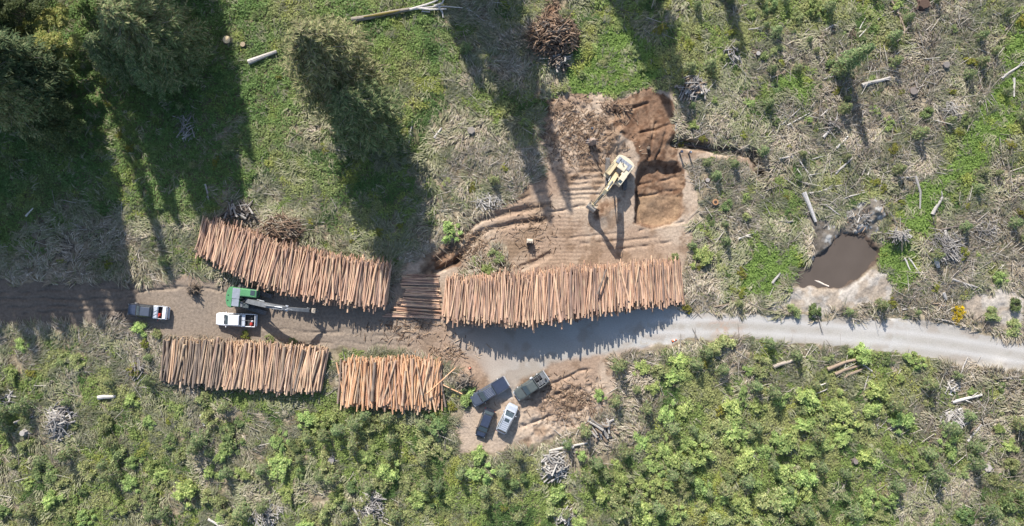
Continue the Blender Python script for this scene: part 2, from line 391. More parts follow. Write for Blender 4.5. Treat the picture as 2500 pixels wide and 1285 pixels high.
class MB:
    """collects shapes, built as ONE mesh object"""
    def __init__(self): self.v = []; self.f = []; self.m = []; self.c = []
    def add(self, vs, fs, mi=0, T=None, col=None):
        n = len(self.v)
        for p in vs:
            p = Vector(p)
            self.v.append(T @ p if T is not None else p)
            self.c.append(col or (1, 1, 1))
        for f in fs: self.f.append([i + n for i in f]); self.m.append(mi)
        return self
    def box(self, c, s, r=0.03, T=None, mi=0, rot=None):
        """chamfered box, centre c, size s"""
        hx, hy, hz = s[0] / 2, s[1] / 2, s[2] / 2
        r = min(r, hx * .45, hy * .45, hz * .45)
        R = Matrix.Translation(c) @ (Euler(rot).to_matrix().to_4x4() if rot else Matrix())
        T2 = T @ R if T is not None else R
        vs = []; ix = {}
        for sx in (-1, 1):
            for sy in (-1, 1):
                for sz in (-1, 1):
                    for a, p in enumerate(((sx * hx, sy * (hy - r), sz * (hz - r)), (sx * (hx - r), sy * hy, sz * (hz - r)), (sx * (hx - r), sy * (hy - r), sz * hz))):
                        ix[(sx, sy, sz, a)] = len(vs); vs.append(p)
        fs = []
        cyc = ((-1, -1), (1, -1), (1, 1), (-1, 1))
        for s_ in (-1, 1):
            o = cyc if s_ > 0 else cyc[::-1]
            fs.append([ix[(s_, a, b, 0)] for a, b in o])
            fs.append([ix[(b, s_, a, 1)] for a, b in o])
            fs.append([ix[(a, b, s_, 2)] for a, b in o])
        for a in (-1, 1):
            for b in (-1, 1):
                fs.append([ix[(a, b, -1, 0)], ix[(a, b, 1, 0)], ix[(a, b, 1, 1)], ix[(a, b, -1, 1)]][::(1 if a * b < 0 else -1)])
                fs.append([ix[(-1, a, b, 1)], ix[(1, a, b, 1)], ix[(1, a, b, 2)], ix[(-1, a, b, 2)]][::(1 if a * b > 0 else -1)])
                fs.append([ix[(a, -1, b, 0)], ix[(a, 1, b, 0)], ix[(a, 1, b, 2)], ix[(a, -1, b, 2)]][::(1 if a * b < 0 else -1)])
                for c_ in (-1, 1):
                    fs.append([ix[(a, b, c_, k)] for k in range(3)][::(1 if a * b * c_ > 0 else -1)])
        return self.add(vs, fs, mi, T2)
    def prism(self, pts, y0, y1, mi=0, T=None, taper=1.0):
        """side profile (x,z) extruded along y"""
        n = len(pts)
        vs = [(p[0], y0, p[1]) for p in pts] + [(p[0], y1, p[1]) for p in pts]
        fs = [[i, (i + 1) % n, (i + 1) % n + n, i + n] for i in range(n)] + [list(range(n))[::-1], [i + n for i in range(n)]]
        return self.add(vs, fs, mi, T)
    def plate(self, pts, z0, z1, mi=0, T=None):
        """plan outline (x,y) extruded along z"""
        n = len(pts)
        vs = [(p[0], p[1], z0) for p in pts] + [(p[0], p[1], z1) for p in pts]
        fs = [[i, (i + 1) % n, (i + 1) % n + n, i + n] for i in range(n)] + [list(range(n))[::-1], [i + n for i in range(n)]]
        return self.add(vs, fs, mi, T)
    def tube(self, pts, rad, n=8, mi=0, T=None, col=None, capmi=None):
        pts = [Vector(p) for p in pts]
        if not hasattr(rad, '__len__'): rad = [rad] * len(pts)
        vs = []; fs = []
        for i, p in enumerate(pts):
            d = (pts[min(i + 1, len(pts) - 1)] - pts[max(i - 1, 0)]).normalized()
            a = d.orthogonal().normalized() if abs(d.z) > .9 else d.cross(Vector((0, 0, 1))).normalized()
            b = d.cross(a).normalized()
            for k in range(n):
                t = 2 * math.pi * k / n
                vs.append(p + (a * math.cos(t) + b * math.sin(t)) * rad[i])
        for i in range(len(pts) - 1):
            for k in range(n):
                fs.append([i * n + k, i * n + (k + 1) % n, (i + 1) * n + (k + 1) % n, (i + 1) * n + k])
        self.add(vs, fs, mi, T, col)
        m = len(self.v) - len(vs)
        for base, rev in ((0, True), ((len(pts) - 1) * n, False)):
            f = [m + base + k for k in range(n)]
            self.f.append(f[::-1] if rev else f); self.m.append(mi if capmi is None else capmi)
        return self
    def loft(self, rings, mi=0, T=None, caps=True):
        n = len(rings[0]); vs = [p for r in rings for p in r]; fs = []
        for i in range(len(rings) - 1):
            for k in range(n):
                fs.append([i * n + k, i * n + (k + 1) % n, (i + 1) * n + (k + 1) % n, (i + 1) * n + k])
        if caps:
            fs.append(list(range(n))[::-1]); fs.append([(len(rings) - 1) * n + k for k in range(n)])
        return self.add(vs, fs, mi, T)
    def build(self, name, mats, parent=None, smooth=False, label=None, colattr=False):
        me = bpy.data.meshes.new(name)
        me.from_pydata([tuple(v) for v in self.v], [], self.f)
        if not isinstance(mats, (list, tuple)): mats = [mats]
        for m in mats: me.materials.append(m)
        me.polygons.foreach_set('material_index', np.array(self.m, np.int32))
        if smooth: me.polygons.foreach_set('use_smooth', np.ones(len(self.f), bool))
        if colattr:
            a = me.color_attributes.new('Col', 'FLOAT_COLOR', 'POINT')
            c = np.ones((len(self.v), 4), np.float32); c[:, :3] = self.c
            a.data.foreach_set('color', c.ravel())
        bm = bmesh.new(); bm.from_mesh(me); bmesh.ops.recalc_face_normals(bm, faces=bm.faces); bm.to_mesh(me); bm.free()
        me.update()
        o = bpy.data.objects.new(name, me)
        if label: o['label'] = label
        return link(o, parent)
# ------------------------------------------------------------------ terrain: one grid, cut into ground, dirt clearing and gravel road
DX = 0.17
def axis(half, step):
    a = list(np.arange(-half, half + step / 2, step)); s = step; v = a[-1]; ext = []
    while v < 900: s *= 1.28; v += s; ext.append(v)
    return np.array([-e for e in ext[::-1]] + a + ext), len(ext)
ax_x, ex = axis(84.0, DX); ax_y, ey = axis(45.0, DX)
VX, VY = np.meshgrid(ax_x, ax_y)
def chunked(f, *a):
    return f(*a)
VZ = ground_height(VX, VY)
core_z = VZ[ey:len(ax_y) - ey, ex:len(ax_x) - ex]
def zat(x, y):
    x = np.asarray(x, float); y = np.asarray(y, float)
    fx = np.clip((x + 84.0) / DX, 0, core_z.shape[1] - 1.001); fy = np.clip((y + 45.0) / DX, 0, core_z.shape[0] - 1.001)
    xi = fx.astype(int); yi = fy.astype(int); fx = fx - xi; fy = fy - yi
    return (core_z[yi, xi] * (1 - fx) + core_z[yi, xi + 1] * fx) * (1 - fy) + (core_z[yi + 1, xi] * (1 - fx) + core_z[yi + 1, xi + 1] * fx) * fy
def mixc(c, rgb, w):
    return c * (1 - w[..., None]) + np.array(rgb) * w[..., None]
def green_amount(x, y):
    g = samp('green', x, y, 2.5) + 0.85 * (fbm(N1, x, y, 5.0, 4) - 0.5) + 0.5 * (fbm(N4, x, y, 1.4, 2) - 0.5) - .03
    g = np.maximum(g, samp('meadow', x, y, 1.0) * 1.2)
    px, py = to_px(x, y)
    g = g + .03 * sstep(1650, 1750, px) * sstep(800, 700, py) + .20 * sstep(700, 400, px) * sstep(620, 480, py) + .08 * sstep(1150, 900, px) * sstep(560, 450, py)
    return g
def ground_color(x, y):
    f1 = fbm(N2, x, y, 2.2, 4); f2 = fbm(N3, x, y, 0.7, 3); f3 = fbm(N6, x, y, 9.0, 3)
    c = np.zeros(x.shape + (3,)) + np.array((0.25, 0.205, 0.14))
    c = mixc(c, (0.34, 0.285, 0.205), sstep(.45, .65, f1))
    c = mixc(c, (0.13, 0.105, 0.065), sstep(.55, .72, f2) * .7)
    c = mixc(c, (0.165, 0.155, 0.085), sstep(.38, .58, green_amount(x, y)))
    c = mixc(c, (0.12, 0.18, 0.045), sstep(.4, .7, samp('meadow', x, y, 1.2)))
    so = samp('soil', x, y, 1.2)
    sc = np.zeros(x.shape + (3,)) + np.array((0.30, 0.215, 0.155))
    sc = mixc(sc, (0.37, 0.29, 0.22), sstep(.42, .62, f3))
    sc = mixc(sc, (0.20, 0.135, 0.09), sstep(.52, .7, f1) * .8)
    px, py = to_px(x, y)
    left_dirt = sstep(1130, 900, px) * sstep(650, 700, py)
    sc = mixc(sc, (0.225, 0.18, 0.14), left_dirt); sc = mixc(sc, (0.14, 0.112, 0.09), sstep(380, 300, px) * (.5 + .5 * f1))  # second mix paints the left end darker to deepen the tree shade
    sc = mixc(sc, (0.18, 0.13, 0.085), sstep(1400, 1180, px) * sstep(690, 640, py) * .55 * sstep(.35, .6, f1))
    c = mixc(c, sc, 0 * f1) if False else c * (1 - sstep(.35, .65, so + .35 * (f2 - .5))[..., None]) + sc * sstep(.35, .65, so + .35 * (f2 - .5))[..., None]
    shade_patch = np.exp(-(((px - 225) / 150) ** 2 + ((py - 610) / 62) ** 2)) * sstep(.35, .6, f1); c = mixc(c, (0.06, 0.052, 0.045), shade_patch)  # dark ellipse painted into the ground colour, deepening the shade under the trees
    # drier slash-strewn grit reaches over the soil edges
    r = samp('red', x, y, 1.4) + .3 * (f2 - .5)
    rc = np.zeros(x.shape + (3,)) + np.array((0.175, 0.108, 0.070))
    rc = mixc(rc, (0.25, 0.165, 0.108), sstep(.45, .62, f1)); rc = mixc(rc, (0.105, 0.058, 0.035), sstep(.5, .66, f2) * .8)
    c = c * (1 - sstep(.25, .6, r)[..., None]) + rc * sstep(.25, .6, r)[..., None]
    pt = sstep(.3, .6, samp('pit', x, y, .3)) * sstep(470, 480, py)
    c = mixc(c, (0.29, 0.20, 0.125), pt * (.35 + .5 * f1))
    gv = samp('gravel', x, y, 0.9)
    gc = np.zeros(x.shape + (3,)) + np.array((0.345, 0.322, 0.29))
    gc = mixc(gc, (0.40, 0.385, 0.36), sstep(.4, .65, f3)); gc = mixc(gc, (0.28, 0.235, 0.19), sstep(.50, .72, f1) * .6)
    # wheel ruts follow the road: brighter packed lanes, darker loose crown
    rd = samp('road', x, y, 0)
    lane = np.interp(px, [1500, 1680, 1800, 2000, 2200, 2300, 2500, 2900], [795, 797, 795, 808, 825, 838, 870, 960])
    off = (py - lane)
    rut = np.exp(-((off - 15) / 7) ** 2) + np.exp(-((off + 15) / 7) ** 2)
    gc = mixc(gc, (0.435, 0.42, 0.40), np.clip(rut, 0, 1) * rd * (.5 + .5 * f1))
    crown = np.exp(-(off / 5) ** 2) * rd * sstep(.42, .6, f2 * .5 + f1 * .5); gc = mixc(gc, (0.30, 0.285, 0.245), crown * .5)
    gc = mixc(gc, (0.36, 0.25, 0.19), np.exp(-(((px - 1765) / 45) ** 2 + ((py - 800) / 16) ** 2)) * sstep(.45, .6, f2) * .8)
    edge = sstep(.95, .55, rd) * sstep(.2, .5, rd); gc = mixc(gc, (0.36, 0.325, 0.27), edge * sstep(.4, .6, f2))
    gw = sstep(.3, .7, gv + .25 * (f1 - .5))
    gw = gw * (1 - .62 * sstep(1330, 1150, px))
    c = c * (1 - gw[..., None]) + gc * gw[..., None]
    sd = samp('sand', x, y, 1.2)
    sdc = np.zeros(x.shape + (3,)) + np.array((0.30, 0.25, 0.20)); sdc = mixc(sdc, (0.36, 0.325, 0.285), sstep(.45, .6, f1))
    w = sstep(.35, .65, sd + .4 * (f2 - .5)); c = c * (1 - w[..., None]) + sdc * w[..., None]
    mu = sstep(.4, .7, samp('mud', x, y, 1.0) + .5 * (f1 - .5))
    c = mixc(c, (0.165, 0.145, 0.12), mu); c = mixc(c, (0.33, 0.32, 0.30), mu * sstep(.5, .6, f2)); c = mixc(c, (0.10, 0.085, 0.07), mu * sstep(.52, .62, f1) * .8)
    c = mixc(c, (0.09, 0.065, 0.05), sstep(.2, .5, samp('pond', x, y, .8)))
    c = mixc(c, (0.08, 0.06, 0.045), sstep(-.25, -.8, samp('ditch', x, y, .35)) * .5)
    bt = sstep(0, .8, np.exp(-(((px - 1350) / 55) ** 2 + ((py - 92) / 45) ** 2) * 1.2) - .25); c = mixc(c, (0.085, 0.055, 0.045), bt)
    return c
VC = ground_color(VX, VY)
ny, nx = VX.shape
ii, jj = np.meshgrid(np.arange(ny - 1), np.arange(nx - 1), indexing='ij')
quads = np.stack([ii * nx + jj, ii * nx + jj + 1, (ii + 1) * nx + jj + 1, (ii + 1) * nx + jj], -1).reshape(-1, 4)
cx = ((VX[:-1, :-1] + VX[1:, 1:]) / 2).ravel(); cy = ((VY[:-1, :-1] + VY[1:, 1:]) / 2).ravel()
zone = np.zeros(len(cx), int)
zone[(samp('soil', cx, cy, 1.2) > .5)] = 1
zone[(samp('gravel', cx, cy, .9) > .5)] = 2
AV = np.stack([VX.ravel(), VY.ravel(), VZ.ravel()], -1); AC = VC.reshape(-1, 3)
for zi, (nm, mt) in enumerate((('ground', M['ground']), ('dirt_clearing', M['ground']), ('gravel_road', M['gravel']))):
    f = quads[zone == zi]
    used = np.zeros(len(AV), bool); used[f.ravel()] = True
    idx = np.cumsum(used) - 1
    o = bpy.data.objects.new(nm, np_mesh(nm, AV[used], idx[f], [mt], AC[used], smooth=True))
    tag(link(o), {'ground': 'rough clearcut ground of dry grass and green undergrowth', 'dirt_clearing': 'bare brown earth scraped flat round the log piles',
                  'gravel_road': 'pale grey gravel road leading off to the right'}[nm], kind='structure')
# pond water
wp = [P(*p, -0.42) for p in [(1925,715),(1930,660),(1975,640),(1990,610),(2020,570),(2060,550),(2130,555),(2170,600),(2165,655),(2120,685),(2060,715),(1990,715)]]
mb = MB(); mb.plate(wp, -0.62, -0.42); o = mb.build('pond_water', M['water']); tag(o, 'brown muddy pond among the grass', kind='structure')

# ------------------------------------------------------------------ stuff: dry grass and green undergrowth
def free_of_bare(x, y):
    b = np.maximum(np.maximum(samp('soil', x, y, 1.2), samp('gravel', x, y, .9) * 1.6), np.maximum(samp('red', x, y), samp('pond', x, y, .8) * 1.5))
    b = np.maximum(b, samp('sand', x, y, 1.2) * .62); b = np.maximum(b, samp('mud', x, y, 1.0) * .55)
    return b
LX, LY = 83.0, 44.0
def dry_grass():
    n = 66000
    x = rng.uniform(-LX, LX, n); y = rng.uniform(-LY, LY, n)
    g = green_amount(x, y); bare = free_of_bare(x, y)
    keep = (rng.random(n) > sstep(.36, .62, g) * .88) & (bare < .42) & (rng.random(n) < .35 + .9 * sstep(.38, .6, fbm(N6, x + 11, y, 4.5, 3)))
    x = x[keep]; y = y[keep]; g = g[keep]; n = len(x); B = 10
    flow = fbm(N3, x, y, 7.0, 2) * 9 + fbm(N2, x, y, 2.2, 2) * 4
    base = fbm(N4, x, y, 3.5, 3); lush = sstep(.15, .5, g)
    X = np.repeat(x, B) + rng.normal(0, .22, n * B); Y = np.repeat(y, B) + rng.normal(0, .22, n * B)
    A = np.repeat(flow, B) + rng.normal(0, .38, n * B)
    Lh = rng.uniform(.5, 1.65, n * B); hh = rng.uniform(.12, .5, n * B) * np.repeat(.6 + .8 * base, B); w = rng.uniform(.035, .085, n * B)
    Z = zat(X, Y)
    dx, dy = np.cos(A), np.sin(A)
    t = np.array([0, .45, 1.0]); up = np.array([0, 1.0, .25]); ww = np.array([1.0, .9, .25])
    curl = rng.normal(0, .25, n * B)
    cxx = X[:, None] + dx[:, None] * Lh[:, None] * t - dy[:, None] * curl[:, None] * t ** 2
    cyy = Y[:, None] + dy[:, None] * Lh[:, None] * t + dx[:, None] * curl[:, None] * t ** 2
    cz = Z[:, None] + .02 + hh[:, None] * up
    V = np.empty((n * B, 3, 2, 3))
    for s, sg in enumerate((-1, 1)):
        V[:, :, s, 0] = cxx - dy[:, None] * w[:, None] * ww * sg; V[:, :, s, 1] = cyy + dx[:, None] * w[:, None] * ww * sg; V[:, :, s, 2] = cz + sg * .015
    V = V.reshape(-1, 3)
    b = (np.arange(n * B) * 6)[:, None]
    F = np.concatenate([b + np.array([0, 1, 3, 2]), b + np.array([2, 3, 5, 4])])
    pal = np.array([(0.45, 0.38, 0.295), (0.35, 0.29, 0.22), (0.55, 0.475, 0.39), (0.25, 0.25, 0.14), (0.40, 0.32, 0.235)])
    c = pal[rng.choice(5, n * B, p=[.32, .22, .22, .12, .12])] * rng.uniform(.8, 1.12, n * B)[:, None] * np.repeat(rng.uniform(.78, 1.18, n), B)[:, None]
    lg = np.repeat(np.clip(lush + .25 * rng.random(n), 0, 1), B)[:, None] * .6
    c = c * (1 - lg) + np.array((.185, .23, .095)) * lg
    return np_mesh('dry_grass', V, F, [M['grass']], np.repeat(c, 6, 0))
tag(link(bpy.data.objects.new('dry_grass', dry_grass())), 'swirled tan dry grass lying over the clearcut', kind='stuff')

def leaf_quads(C, size, col, rg, flat=.6):
    """leaf faces at centres C (n,3): random tilt, pointed ovals of four corners"""
    n = len(C)
    nz = rg.normal(0, 1, (n, 3)); nz[:, 2] = np.abs(nz[:, 2]) + flat; nz /= np.linalg.norm(nz, axis=1)[:, None]
    a = rg.normal(0, 1, (n, 3)); a -= (a * nz).sum(1)[:, None] * nz; a /= np.linalg.norm(a, axis=1)[:, None]
    b = np.cross(nz, a)
    s = np.asarray(size)[:, None] if np.ndim(size) else size
    V = np.stack([C - a * s, C - b * s * .5, C + a * s, C + b * s * .5], 1).reshape(-1, 3)
    F = np.arange(n * 4).reshape(-1, 4)
    return V, F, np.repeat(col, 4, 0)

def undergrowth():
    n = 74000
    x = rng.uniform(-LX, LX, n); y = rng.uniform(-LY, LY, n)
    g = green_amount(x, y); bare = free_of_bare(x, y)
    keep = (rng.random(n) < sstep(.36, .60, g)) & (bare < .38)
    x = x[keep]; y = y[keep]; g = g[keep]; n = len(x); B = 13
    mead = samp('meadow', x, y, 1.0); lump = fbm(N5, x, y, 1.9, 3); pt = fbm(N6, x, y, 6.0, 3)
    hh = np.where(mead > .4, .25, .15 + .8 * np.clip(lump - .35, 0, 1) * sstep(.4, .8, g) * 1.5)
    X = np.repeat(x, B) + rng.normal(0, .28, n * B); Y = np.repeat(y, B) + rng.normal(0, .28, n * B)
    Z = zat(X, Y) + .05 + np.repeat(hh, B) * rng.uniform(.3, 1.0, n * B)
    px, py = to_px(x, y)
    dk = np.array((.11, .18, .055)); md = np.array((.255, .325, .098)); ol = np.array((.36, .37, .155)); br = np.array((.23, .33, .085)); yl = np.array((.40, .41, .095))
    c = md + (dk - md) * sstep(.5, .62, pt)[:, None]; c = c + (ol - c) * (sstep(.5, .62, fbm(N1, x + 40, y, 4.0, 3)) * .9)[:, None]
    c = c + (br - c) * sstep(.3, .6, mead)[:, None]
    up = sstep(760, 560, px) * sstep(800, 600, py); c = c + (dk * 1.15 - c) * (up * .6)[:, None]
    yel = (sstep(.63, .75, fbm(N4, x - 30, y, 2.6, 3)) * .6)[:, None]; c = c + (yl - c) * yel
    um = sstep(1260, 1000, px) * sstep(560, 420, py); c = c + (np.array((.155, .265, .08)) - c) * (um * .6 * sstep(.35, .6, fbm(N2, x, y, 5.0, 3)))[:, None]
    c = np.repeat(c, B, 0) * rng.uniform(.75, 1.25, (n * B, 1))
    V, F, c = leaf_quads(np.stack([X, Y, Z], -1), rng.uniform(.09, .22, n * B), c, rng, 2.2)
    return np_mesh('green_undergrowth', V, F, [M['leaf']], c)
tag(link(bpy.data.objects.new('green_undergrowth', undergrowth())), 'green leafy undergrowth covering the clearcut', kind='stuff')

def sticks_mesh(name, n, sampler, mat, lmin, lmax, rmin, rmax, cols, lift=.04, tilt=.12):
    """loose sticks: three-sided tapered rods"""
    V = np.empty((n, 6, 3)); c = np.empty((n, 3))
    x, y = sampler(n)
    A = rng.uniform(0, math.pi * 2, n); L = rng.uniform(lmin, lmax, n) ; r = rng.uniform(rmin, rmax, n); dz = rng.normal(0, tilt, n) * L
    z = zat(x, y) + lift + rng.random(n) * .1
    d = np.stack([np.cos(A), np.sin(A), dz / L], -1); s = np.stack([-np.sin(A), np.cos(A), 0 * A], -1)
    P0 = np.stack([x, y, z], -1); P1 = P0 + d * L[:, None]
    for e, (Q, k) in enumerate(((P0, 1.0), (P1, .6))):
        V[:, e * 3 + 0] = Q - s * (r * k)[:, None]; V[:, e * 3 + 1] = Q + s * (r * k)[:, None]; V[:, e * 3 + 2] = Q + np.array((0, 0, 1.4)) * (r * k)[:, None]
    b = (np.arange(n) * 6)[:, None]
    F = np.concatenate([b + np.array(q) for q in ([0, 2, 5, 3], [2, 1, 4, 5], [0, 3, 4, 1])])
    c = np.array(cols)[rng.integers(0, len(cols), n)] * rng.uniform(.75, 1.2, (n, 1))
    return np_mesh(name, V.reshape(-1, 3), F, [mat], np.repeat(c, 6, 0))
def in_polys(pls):
    def f(n):
        xs = []; ys = []
        for (cx_, cy_, rx, ry, w) in pls:
            k = int(n * w) + 1; xs.append(cx_ + rng.normal(0, rx / 2, k)); ys.append(cy_ + rng.normal(0, ry / 2, k))
        px = np.concatenate(xs)[:n]; py = np.concatenate(ys)[:n]
        while len(px) < n: px = np.append(px, px[:n - len(px)]); py = np.append(py, py[:n - len(py)])
        return P(px, py)
    return f
deb = in_polys([(1410, 330, 110, 90, .40), (1400, 985, 90, 60, .17), (1000, 800, 100, 40, .07), (1150, 600, 70, 50, .12), (1200, 650, 60, 40, .07), (1300, 560, 70, 60, .05), (1250, 700, 60, 30, .04), (1100, 860, 60, 25, .04), (1330, 250, 40, 40, .02), (2090, 530, 80, 60, .08), (2050, 735, 120, 34, .08)])
o = bpy.data.objects.new('wood_debris', sticks_mesh('wood_debris', 3100, deb, M['dead'], .25, 1.3, .025, .075, [(.36, .25, .17), (.22, .15, .10), (.45, .34, .24), (.15, .10, .07)]))
tag(link(o), 'broken sticks and bark scattered over the bare earth', kind='stuff')
def anywhere(n):
    x = rng.uniform(-LX, LX, n * 14); y = rng.uniform(-LY, LY, n * 14)
    px, py = to_px(x, y)
    k = (free_of_bare(x, y) < .3) & (green_amount(x, y) < .5) & (rng.random(n * 14) < sstep(1400, 2000, px) * .8 + .2)
    return x[k][:n], y[k][:n]
o = bpy.data.objects.new('grey_twigs', sticks_mesh('grey_twigs', 6500, anywhere, M['dead'], .5, 2.8, .02, .07, [(.38, .34, .29), (.26, .225, .19), (.46, .42, .37), (.17, .145, .12)], lift=.25))
tag(link(o), 'small weathered twigs strewn through the dry grass', kind='stuff')
# ------------------------------------------------------------------ log piles
PALETTE = {
    'brown': [(0.454, 0.275, 0.183), (0.296, 0.188, 0.140), (0.522, 0.335, 0.233), (0.386, 0.254, 0.189), (0.239, 0.167, 0.135), (0.591, 0.388, 0.259)],
    'mixed': [(0.250, 0.188, 0.145), (0.193, 0.151, 0.124), (0.296, 0.221, 0.162)],
    'cream': [(0.579, 0.388, 0.254), (0.499, 0.324, 0.210), (0.409, 0.270, 0.194), (0.624, 0.443, 0.308), (0.328, 0.227, 0.173)],
    'orange': [(0.613, 0.363, 0.206), (0.545, 0.308, 0.173), (0.659, 0.443, 0.286), (0.454, 0.254, 0.157), (0.409, 0.275, 0.200)]}
END = (.50, .36, .22)
def log_arrays(L, r, seg, n, rg, base, bend):
    """a log along +x: slightly bent, tapered, blotched; returns verts, quads, cap rings, colours"""
    t = np.linspace(0, 1, seg + 1); a = np.linspace(0, 2 * math.pi, n, endpoint=False)
    bx = bend * np.sin(t * math.pi + rg.uniform(0, 3)); bz = bend * .5 * np.sin(t * 4 + rg.uniform(0, 6))
    rr = r * (1 - .22 * t) * rg.uniform(.94, 1.06, seg + 1)
    V = np.empty((seg + 1, n, 3))
    V[:, :, 0] = (t * L)[:, None]; V[:, :, 1] = bx[:, None] + rr[:, None] * np.cos(a); V[:, :, 2] = bz[:, None] + rr[:, None] * np.sin(a)
    C = np.array(base) * rg.uniform(.74, 1.2, (seg + 1, n, 1)) * rg.uniform(.85, 1.12, (seg + 1, 1, 1))
    pe = (rg.random((seg + 1, 1, 1)) < .22) * rg.uniform(0, .8); C = C * (1 - pe) + np.array((.55, .41, .27)) * pe
    # end rings duplicated for pale cut faces
    V = np.concatenate([V.reshape(-1, 3), V[0], V[-1]]); C = np.concatenate([C.reshape(-1, 3), np.full((2 * n, 3), END) * rg.uniform(.75, 1.1)])
    i, k = np.meshgrid(np.arange(seg), np.arange(n), indexing='ij')
    F = np.stack([i * n + k, i * n + (k + 1) % n, (i + 1) * n + (k + 1) % n, (i + 1) * n + k], -1).reshape(-1, 4)
    e0 = (seg + 1) * n; caps = []
    for e, rev in ((e0, True), (e0 + n, False)):
        for q in range(0, n - 2, 2):
            f = [e, e + q + 1, e + q + 2, e + (q + 3) % n if q + 3 < n else e]
            if f[3] == e: f = [e, e + q + 1, e + q + 2]
            if len(f) == 4: caps.append(f[::-1] if rev else f)
    return V, np.concatenate([F, np.array(caps)]), C
LOGV = {}
lr = np.random.default_rng(3)
for k, cols in PALETTE.items():
    LOGV[k] = []
    for q in range(12):
        V, F, C = log_arrays(1.0, 1.0, 9, 10, lr, cols[q % len(cols)], 0.0)
        t = V[:, 0]; V[:, 1] += .35 * np.sin(t * math.pi + q); V[:, 2] += .15 * np.sin(t * 5 + q)
        LOGV[k].append(np_mesh('log', V, F, [M['log']], C, smooth=False))
def place_log(p0, p1, r, pal, label, group, q=None):
    """individual log from world point p0 (butt) to p1"""
    o = bpy.data.objects.new('log', random.choice(LOGV[pal]) if q is None else LOGV[pal][q])
    d = Vector(p1) - Vector(p0)
    o.location = p0; o.scale = (d.length, r, r)
    o.rotation_euler = (random.uniform(0, 6.28), -math.asin(d.z / d.length), math.atan2(d.y, d.x)); o.rotation_mode = 'XYZ'
    tag(link(o), label, 'log', group)
    return o
STUFFL = []
def interp(pl, u):
    """point at arc fraction u of polyline"""
    pl = np.array(pl, float); d = np.hypot(*np.diff(pl, axis=0).T); s = np.concatenate([[0], np.cumsum(d)]); s /= s[-1]
    return np.array([np.interp(u, s, pl[:, 0]), np.interp(u, s, pl[:, 1])])
def pile(front, back, hs, d, pal_at, ntop, label, group, jag=.35, butt_front=True, yaw=.05):
    """front, back: image outlines of the heap's top at its two long sides; hs: heights along it"""
    U = np.linspace(0, 1, 60)
    Hu = np.interp(U, np.linspace(0, 1, len(hs)), hs)
    Fp = np.array([P(*interp(front, u), h) for u, h in zip(U, Hu)]); Bp = np.array([P(*interp(back, u), h) for u, h in zip(U, Hu)])
    mid = (Fp + Bp) / 2; ln = np.concatenate([[0], np.cumsum(np.hypot(*np.diff(mid, axis=0).T))]); total = ln[-1]
    at = lambda A, s: np.array([np.interp(s, ln, A[:, 0]), np.interp(s, ln, A[:, 1])])
    hat = lambda s: float(np.interp(s, ln, Hu))
    tops = []; k = 0; dz = d * .84
    while True:
        z = .16 + k * dz
        if z > max(hs): break
        s = (d / 2 if k % 2 else 0.1)
        while s < total:
            h = hat(s)
            if z <= h:
                f = at(Fp, s); b = at(Bp, s)
                ax = (b - f) / np.linalg.norm(b - f); base_len = np.linalg.norm(b - f)
                L = base_len * lr.uniform(.93, 1.06); off = lr.normal(0, jag) * .6
                if lr.random() < .07: off += lr.uniform(-.9, .5)
                if lr.random() < .05: L += lr.uniform(.3, 1.1)
                a = math.atan2(ax[1], ax[0]) + lr.normal(0, yaw * (1.6 if z + dz > h else .4)); ax2 = np.array((math.cos(a), math.sin(a)))
                st = (f + b) / 2 - ax2 * (L / 2) + ax * off
                top = z + dz > h
                zz = z + lr.normal(0, .05 if top else .02); tl = lr.normal(0, .02 if top else .004) * L
                r = d * lr.uniform(.32, .62)
                rec = (st, ax2, L, r, zz, tl, s / total)
                (tops if top else STUFFL).append(rec + ((pal_at(s / total)),))
            s += d * lr.uniform(.93, 1.07)
        k += 1
    lr.shuffle(tops) if False else random.shuffle(tops)
    for q, (st, ax2, L, r, zz, tl, u, pal) in enumerate(tops):
        if q < ntop:
            p0 = (st[0], st[1], zz + .05); p1 = (st[0] + ax2[0] * L, st[1] + ax2[1] * L, zz + .05 + tl)
            if not butt_front: p0, p1 = p1, p0
            place_log(p0, p1, r * random.choice((.8, .95, 1.05, 1.1, 1.2, 1.4)), pal, label(u) if callable(label) else label, group(u) if callable(group) else group)
        else:
            STUFFL.append((st, ax2, L, r, zz, tl, u, pal))
pile([(478,612),(560,660),(640,694),(720,716),(800,732),(870,741),(940,743)], [(494,533),(600,568),(700,606),(800,627),(900,643),(950,650)],
     [.9, 2.3, 2.9, 3.2, 3.3, 3.3, 3.1, 2.9, 2.4], .235, lambda u: 'brown', 76,
     'reddish brown log in the long curved pile behind the green loader', 'logs in the curved pile behind the green loader', jag=.7)
pile([(1078,776),(1160,783),(1280,790),(1380,775),(1480,758),(1580,742),(1672,734)], [(1088,684),(1180,682),(1290,676),(1380,662),(1480,656),(1580,646),(1664,640)],
     [1.6, 3.8, 4.4, 4.5, 4.5, 4.3, 4.1, 3.7, 2.9, 1.0], .225, lambda u: 'brown', 96,
     'reddish brown log in the long pile along the north edge of the gravel road', 'logs in the long pile beside the gravel road', jag=.7)
pile([(386,930),(450,936),(540,945),(640,952),(700,957),(782,955)], [(398,829),(500,834),(600,840),(700,846),(800,854)],
     [.6, 1.6, 1.9, 2.0, 2.0, 1.9, 1.3], .28, lambda u: ('mixed' if (u < .40 and random.random() < .8) or random.random() < .12 else 'cream'), 60,
     lambda u: ('grey brown log at the left end of the pile below the white pickup' if u < .40 else 'pale log in the right part of the pile below the white pickup'),
     lambda u: ('greyer logs left in the pile below the white pickup' if u < .40 else 'paler logs right in the pile below the white pickup'), jag=.5, butt_front=False, yaw=.045)
